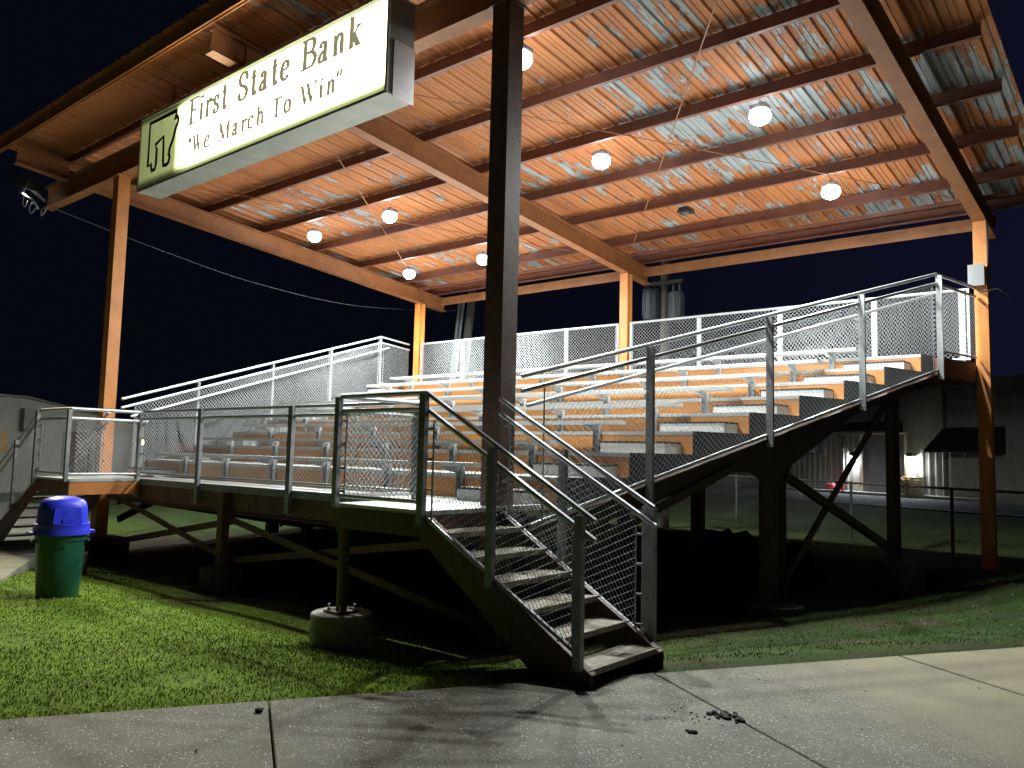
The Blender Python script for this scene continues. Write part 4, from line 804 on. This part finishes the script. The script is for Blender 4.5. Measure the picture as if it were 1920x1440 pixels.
# ------------------------------------------------------------------ boundary fence
bf = thing('boundary_fence', (-6, 18, 0), 'low dark chain link fence on the grass behind the stand', 'fence')
FP = [(-26.0, 31.0), (-12.33, 22.76), (-9.46, 20.12), (-5.31, 17.55), (-3.1, 16.2), (-0.6, 14.7), (3.0, 12.6)]
FP = [(-20.0, 27.0), (-16.0, 24.5), (-12.33, 22.4), (-9.0, 20.2), (-5.31, 17.6), (-3.15, 16.2), (0.4, 14.0), (4.0, 11.8)]
q = MB(); q.tube([(a, b, 1.22) for a, b in FP], .022, 6); q.build('rail', 'fence', bf, True)
for a, b in FP: q = MB(); q.tube([(a, b, -.05), (a, b, 1.25)], .03, 8); q.build('post', 'fence', bf, True)
for i in range(len(FP) - 1): chain(FP[i], FP[i + 1], 0.03, 1.2, .03, 1.2, r=.0016).build('wire_mesh', 'fence', bf)
# ------------------------------------------------------------------ warehouse
wh = thing('warehouse', tuple(WA + WE * 12), 'long grey ribbed metal warehouse with lit doorway beyond the fence', 'warehouse')
q = MB(); prof = []; s = -0.3
while s < 45:
    prof += [(s, 0), (s + .05, -.035), (s + .12, -.035), (s + .17, 0)]; s += .36
n = len(prof); T0 = 5.35
vs = [WP(a, b, .15) for a, b in prof] + [WP(a, b, T0) for a, b in prof]; q.add(vs, [(i, i + 1, n + i + 1, n + i) for i in range(n - 1)]); q.build('wall', 'siding', wh)
q = MB(); q.prism([(-.12, T0), (.3, T0), (.3, T0 + .15), (-.12, T0 + .15)], -.4, 45, lambda u, v, w_: WP(w_, u, v)); q.prism([(.3, .1), (20, .1), (20, 6.2), (.3, 5.3)], -.3, 45, lambda u, v, w_: WP(w_, u + .3, v)); q.build('roof', 'cabinetdark', wh)
q = MB(); q.prism([(-.4, T0), (.2, T0), (.2, T0 + .3), (-.4, T0 + .3)], 22.6, 45, lambda u, v, w_: WP(w_, u, v)); q.build('parapet', 'siding', wh)
q = MB(); q.prism([(16.3, .16), (18.7, .16), (18.7, 3.1), (16.3, 3.1)], -.05, -.10, lambda u, v, w_: WP(u, w_, v)); dr = q.build('door', 'greybox', wh)
q = MB()
for a, b, c_, d_ in ((15.0, 18.9, 3.1, 3.2), (16.15, 16.29, .16, 3.09), (18.71, 18.85, .16, 3.09)): q.prism([(a, c_), (b, c_), (b, d_), (a, d_)], -.05, -.16, lambda u, v, w_: WP(u, w_, v))
q.build('frame', 'cream', dr)
for (s0, s1, z0, z1, dp) in ((15.5, 18.6, 3.22, 3.80, 1.3), (20.7, 23.6, 2.2, 3.4, 1.6), (12.1, 13.6, 2.15, 2.8, 1.0)):
    q = MB(); q.prism([(-.06, z1), (-.06, z0), (-dp, z0), (-dp, z0 + .12)], s0, s1, lambda u, v, w_: WP(w_, u, v)); q.build('awning', 'black', wh)
q = MB()
for s_ in (15.0, 20.72, 10.5): q.prism([(s_, .16), (s_ + .12, .16), (s_ + .12, 5.3), (s_, 5.3)], -.045, -.15, lambda u, v, w_: WP(u, w_, v))
q.build('downpipe', 'cabinetdark', wh)
q = MB(); q.prism([(7.6, .2), (9.2, .2), (9.2, 1.3), (7.6, 1.3)], -.045, -.12, lambda u, v, w_: WP(u, w_, v)); tag(q.build('panel', 'white', wh))
q = MB(); q.prism([(10.6, 1.0), (11.1, 1.0), (11.1, 1.8), (10.6, 1.8)], -.045, -.2, lambda u, v, w_: WP(u, w_, v)); q.build('meter_box', 'white', wh)
for s_ in (15.78, 19.05):
    q = MB(); q.prism([(s_ - .14, 1.98), (s_ + .14, 1.98), (s_ + .14, 2.2), (s_ - .14, 2.2)], -.05, -.26, lambda u, v, w_: WP(u, w_, v)); wl = q.build('wall_light', 'black', wh)
    q = MB(); q.prism([(s_ - .12, 1.955), (s_ + .12, 1.955), (s_ + .12, 1.975), (s_ - .12, 1.975)], -.07, -.24, lambda u, v, w_: WP(u, w_, v)); q.build('lens', 'wallled', wl)
for s_, lb in ((15.65, 'red bollard left of the lit warehouse doorway'), (18.35, 'red bollard right of the lit warehouse doorway, beside the pallets')):
    q = MB(); a = WP(s_, -.9, 0); q.lathe([(.085, .15), (.085, 1.08), (.06, 1.13), (.02, 1.15)], a[0], a[1], 14); tag(q.build('bollard', 'red', None, True), lb, 'bollard', 'red bollards at the warehouse door')
for i in range(6):
    q = MB(); z0 = .152 + .145 * i; j = random.uniform(-.06, .06); a0, a1 = 18.9 + j, 19.7 + j
    for k in range(5):
        y0 = -1.05 + .2 * k; q.prism([(a0, z0 + .11), (a1, z0 + .11), (a1, z0 + .13), (a0, z0 + .13)], y0, y0 + .13, lambda u, v, w_: WP(u, w_, v))
    for k in range(3):
        x0 = a0 + (a1 - a0 - .1) * k / 2; q.prism([(x0, z0 + .021), (x0 + .1, z0 + .021), (x0 + .1, z0 + .109), (x0, z0 + .109)], -1.05, -.12, lambda u, v, w_: WP(u, w_, v))
    q.prism([(a0, z0), (a1, z0), (a1, z0 + .02), (a0, z0 + .02)], -1.05, -.9, lambda u, v, w_: WP(u, w_, v)); q.prism([(a0, z0), (a1, z0), (a1, z0 + .02), (a0, z0 + .02)], -.3, -.12, lambda u, v, w_: WP(u, w_, v))
    nm = ['bottom', 'second', 'third', 'fourth', 'fifth', 'topmost'][i]
    tag(q.build('wooden_pallet', 'wood'), 'wooden pallet, ' + nm + (' of' if i in (0, 5) else ' from the ground in') + ' the stack beside the warehouse door', 'pallet', 'stacked wooden pallets')
bm = bmesh.new(); bmesh.ops.create_icosphere(bm, subdivisions=3, radius=1)
a = WP(14.85, -.8, .3)
for v_ in bm.verts: v_.co = Vector((v_.co.x * .30, v_.co.y * .22, max(v_.co.z, -.3) * .26 * (1 + .15 * math.sin(v_.co.x * 5)))) + Vector(a) 
me = bpy.data.meshes.new('tarp'); bm.to_mesh(me); bm.free(); me.materials.append(M['pink']); o = bpy.data.objects.new('folded_tarp', me); COL.objects.link(o); tag(o, 'crumpled red tarp on the ground left of the warehouse bollards', 'tarp')
# ------------------------------------------------------------------ left concession building, pickup, amber lamp
lb = thing('concession_building', (-30, 6, 0), 'pale sheet metal building with sloping roof at the far left', 'building')
q = MB(); q.prism([(-2, 0), (-2, 2.9), (9.0, 3.2), (10.4, 3.16), (11.5, 2.96), (12.7, 2.72), (14.5, 2.35), (14.5, 0)], -30, -38, lambda u, v, w_: (w_, u, v)); q.build('wall', 'white', lb)
q = MB(); q.prism([(-2, 2.91), (9.0, 3.21), (10.4, 3.17), (14.5, 2.36), (14.5, 2.42), (10.4, 3.24), (9.0, 3.28), (-2, 2.98)], -29.9, -38.1, lambda u, v, w_: (w_, u, v)); q.build('roof', 'cabinetdark', lb)
q = MB(); q.box(-29.98, -29.6, 10.2, 10.55, 2.12, 2.82); q.build('air_conditioner', 'greybox', lb)
q = MB(); q.box(-29.99, -29.96, 9.35, 9.87, 1.35, 2.03); q.build('notice_board', 'tan', lb)
q = MB(); q.box(-29.99, -29.95, 11.6, 12.4, .05, 2.1); q.build('door', 'cabinetdark', lb)
pk = thing('pickup_truck', (-31, 14.6, 0), 'dark red pickup truck parked behind the left end of the stand', 'pickup truck')
# pickup: length along x
sil = [(-33.6, .55), (-33.6, 1.05), (-31.9, 1.10), (-31.5, 1.12), (-31.2, 1.75), (-30.2, 1.80), (-29.6, 1.15), (-28.5, 1.02), (-28.4, .5), (-29.0, .45), (-33.0, .45)]
q = MB(); q.prism(sil, 13.9, 15.6, lambda u, v, w_: (u, w_, v)); q.build('body', 'truck', pk)
q = MB(); q.prism([(-31.35, 1.15), (-31.12, 1.68), (-30.25, 1.72), (-29.8, 1.17)], 13.88, 13.899, lambda u, v, w_: (u, w_, v)); q.build('window', 'glass', pk)
for x in (-32.8, -29.4):
    for y in (13.85, 15.45):
        q = MB(); q.tube([(x, y, .36), (x, y + .22, .36)], .36, 20); q.build('wheel', 'rubber', pk, True)
q = MB(); q.box(-28.42, -28.37, 14.0, 14.35, .72, .9); q.build('headlight', 'greybox', pk)
pk.location.y += 1.3; pk.location.x += 1.0
lp = thing('post_lamp', (-27.2, 13.0, 0), 'small amber lamp glowing beyond the left walkway railing', 'lamp')
lp2 = MB(); lp2.tube([(-27.2, 13.0, 0), (-27.2, 13.0, 1.72)], .04, 8); lp2.build('pole', 'galvdull', lp, True)
q = MB(); q.lathe([(.14, 1.70), (.09, 1.84), (.03, 1.90)], -27.2, 13.0, 12); q.build('lamp_shade', 'amber', lp, True)
# ------------------------------------------------------------------ trash can
TX, TY, TZ = -9.68, 3.80, -.045
tcn_ = thing('trash_can', (TX, TY, TZ), 'round green trash can with blue dome lid on the grass at the left', 'trash can')
q = MB(); q.lathe([(.238, 0), (.243, .01), (.272, .38), (.285, .66), (.300, .67), (.303, .74), (.296, .745), (.288, .74)], TX, TY, 40)
q.v = [(a, b, c + TZ) for a, b, c in q.v]; can = q.build('bin_body', 'green', tcn_, True)
dcam = Vector((-TX, -TY, 0)).normalized(); sd = Vector((-dcam.y, dcam.x, 0))
def onbin(ang, r, z): a = math.atan2(dcam.y, dcam.x) + ang; return Vector((TX + r * math.cos(a), TY + r * math.sin(a), TZ + z))
q = MB()
for k in range(6):
    a0 = -.16 + k * .07; 
    q.add([onbin(a0, .293, .60), onbin(a0 + .07, .293, .60), onbin(a0 + .07, .309, .735), onbin(a0, .309, .735)], [(0, 1, 2, 3)])
for sg in (-1, 1):
    a0 = sg * 1.45; q.bar(onbin(a0 - .2, .33, .66), onbin(a0 + .2, .33, .66), .02, .03); q.bar(onbin(a0 - .2, .28, .66), onbin(a0 - .2, .33, .66), .02, .03); q.bar(onbin(a0 + .2, .28, .66), onbin(a0 + .2, .33, .66), .02, .03)
q.build('handle', 'green', can)
# lid: squarish brim, then dome with a recessed flap
n = 48; rings = []
def sq(a, r, k): # superellipse
    c_, s_ = abs(math.cos(a)) ** (2 / k), abs(math.sin(a)) ** (2 / k); return (math.copysign(c_, math.cos(a)) * r, math.copysign(s_, math.sin(a)) * r)
prof = [(.322, .735, 2.2), (.330, .74, 2.2), (.326, .80, 2.2), (.322, .84, 2.1), (.326, .852, 2.1), (.326, .866, 2.1), (.300, .870, 2.2), (.290, .90, 2.4), (.282, 1.00, 2.5), (.274, 1.06, 2.6), (.258, 1.115, 2.5), (.22, 1.15, 2.4), (.15, 1.172, 2.2), (.08, 1.182, 2.1), (.02, 1.184, 2.0)]
vs = []; ab = math.atan2(dcam.y, dcam.x) + .22
for r, z, k in prof:
    for i in range(n):
        a = 2 * math.pi * i / n; x_, y_ = sq(a, r, k)
        f = 1.0
        vs.append((TX + x_ * math.cos(ab) - y_ * math.sin(ab), TY + x_ * math.sin(ab) + y_ * math.cos(ab), TZ + z))
fs = [(i * n + k, i * n + (k + 1) % n, (i + 1) * n + (k + 1) % n, (i + 1) * n + k) for i in range(len(prof) - 1) for k in range(n)] + [tuple(range((len(prof) - 1) * n, len(prof) * n))]
q = MB(); q.add(vs, fs); lid = q.build('lid', 'bluelid', tcn_, True)
fd = Vector((math.cos(ab), math.sin(ab), 0)); fs_ = Vector((-fd.y, fd.x, 0))
q = MB(); c = Vector((TX, TY, TZ))
q.add([c + fd * .2935 - fs_ * .17 + Vector((0, 0, .875)), c + fd * .2935 + fs_ * .17 + Vector((0, 0, .875)), c + fd * .272 + fs_ * .15 + Vector((0, 0, 1.055)), c + fd * .272 - fs_ * .15 + Vector((0, 0, 1.055)),
       c + fd * .24 - fs_ * .17 + Vector((0, 0, .875)), c + fd * .24 + fs_ * .17 + Vector((0, 0, .875)), c + fd * .24 + fs_ * .15 + Vector((0, 0, 1.055)), c + fd * .24 - fs_ * .15 + Vector((0, 0, 1.055))], [(0, 1, 2, 3), (7, 6, 5, 4), (0, 4, 5, 1), (1, 5, 6, 2), (2, 6, 7, 3), (3, 7, 4, 0)])
q.build('flap', 'bluelid', lid)
q = MB(); q.bar(c + fd * .296 - fs_ * .06 + Vector((0, 0, .905)), c + fd * .296 + fs_ * .06 + Vector((0, 0, .905)), .012, .05); q.build('flap_pull', 'bluelid', lid)
q = MB()
for sg in (-1, 1): q.bar(c + fs_ * sg * .33 - fd * .1 + Vector((0, 0, .76)), c + fs_ * sg * .33 + fd * .1 + Vector((0, 0, .76)), .1, .03)
q.build('lid_tab', 'bluelid', lid)
for o_ in [tcn_]:
    o_.scale = (.86, .86, .94)
# ------------------------------------------------------------------ mud clods and soil heap
def clod(pts, name, label, cat, mat, seed, flat=.5, grp=None):
    rd = random.Random(seed); bm = bmesh.new()
    for (x, y, z, r) in pts:
        g = bmesh.ops.create_icosphere(bm, subdivisions=2, radius=r, matrix=Matrix.Translation((x, y, z)))
        for v_ in g['verts']:
            dv = v_.co - Vector((x, y, z)); v_.co = Vector((x, y, z)) + Vector((dv.x, dv.y, dv.z * flat)) * rd.uniform(.72, 1.2)
    me = bpy.data.meshes.new(name); bm.to_mesh(me); bm.free(); me.materials.append(M[mat]); o = bpy.data.objects.new(name, me); COL.objects.link(o); return tag(o, label, cat, grp)
rd = random.Random(3)
clod([(-2.30 + rd.gauss(0, .055), 5.0 + rd.gauss(0, .03), .006, rd.uniform(.008, .026)) for i in range(26)], 'mud_clod', 'largest crumbled clump of black mud on the pavement joint', 'mud', 'mulch', 1, .7, 'mud clumps on the pavement')
clod([(-2.33 + rd.gauss(0, .02), 4.585 + rd.gauss(0, .02), .005, rd.uniform(.007, .018)) for i in range(8)], 'mud_clod', 'small black mud clump nearer the camera than the largest one', 'mud', 'mulch', 2, .7, 'mud clumps on the pavement')
clod([(-4.50 + rd.gauss(0, .008), 3.01 + rd.gauss(0, .008), .012, rd.uniform(.012, .02)) for i in range(4)], 'mud_clod', 'single black mud clump by the lawn edge, left of the pavement joint', 'mud', 'mulch', 4, .9, 'mud clumps on the pavement')
clod([(-2.45 + rd.gauss(0, .16), 4.8 + rd.gauss(0, .13), .002, rd.uniform(.004, .008)) for i in range(26)], 'mud_crumbs', 'scattered tiny mud crumbs around the largest clump', 'mud', 'mulch', 5, .7)
heap = []
for (x, y, r) in ((-7.6, 13.5, .45), (-7.1, 13.4, .40), (-6.75, 13.4, .34), (-6.35, 13.4, .50), (-6.0, 13.4, .52), (-5.5, 13.5, .34), (-5.0, 13.5, .33), (-8.2, 13.5, .4)): heap.append((x, y, -.12 + .12, r))
clod(heap, 'soil_heap', 'dark lumpy heap of soil in the shade under the right side of the seats', 'soil heap', 'dirtheap', 9, .85)

rd = random.Random(11)
pts = []
for i in range(70):
    a_, b_ = rd.uniform(-5.2, 4.0), rd.uniform(.05, 3.0); p_ = SW(a_, b_, .002); pts.append((p_[0], p_[1], .002, rd.uniform(.003, .009)))
clod(pts, 'leaf_litter', 'tiny dark bits of leaf and grit scattered over the whole pavement', 'litter', 'mulch', 12, .4); bpy.data.objects['leaf_litter']['kind'] = 'stuff'
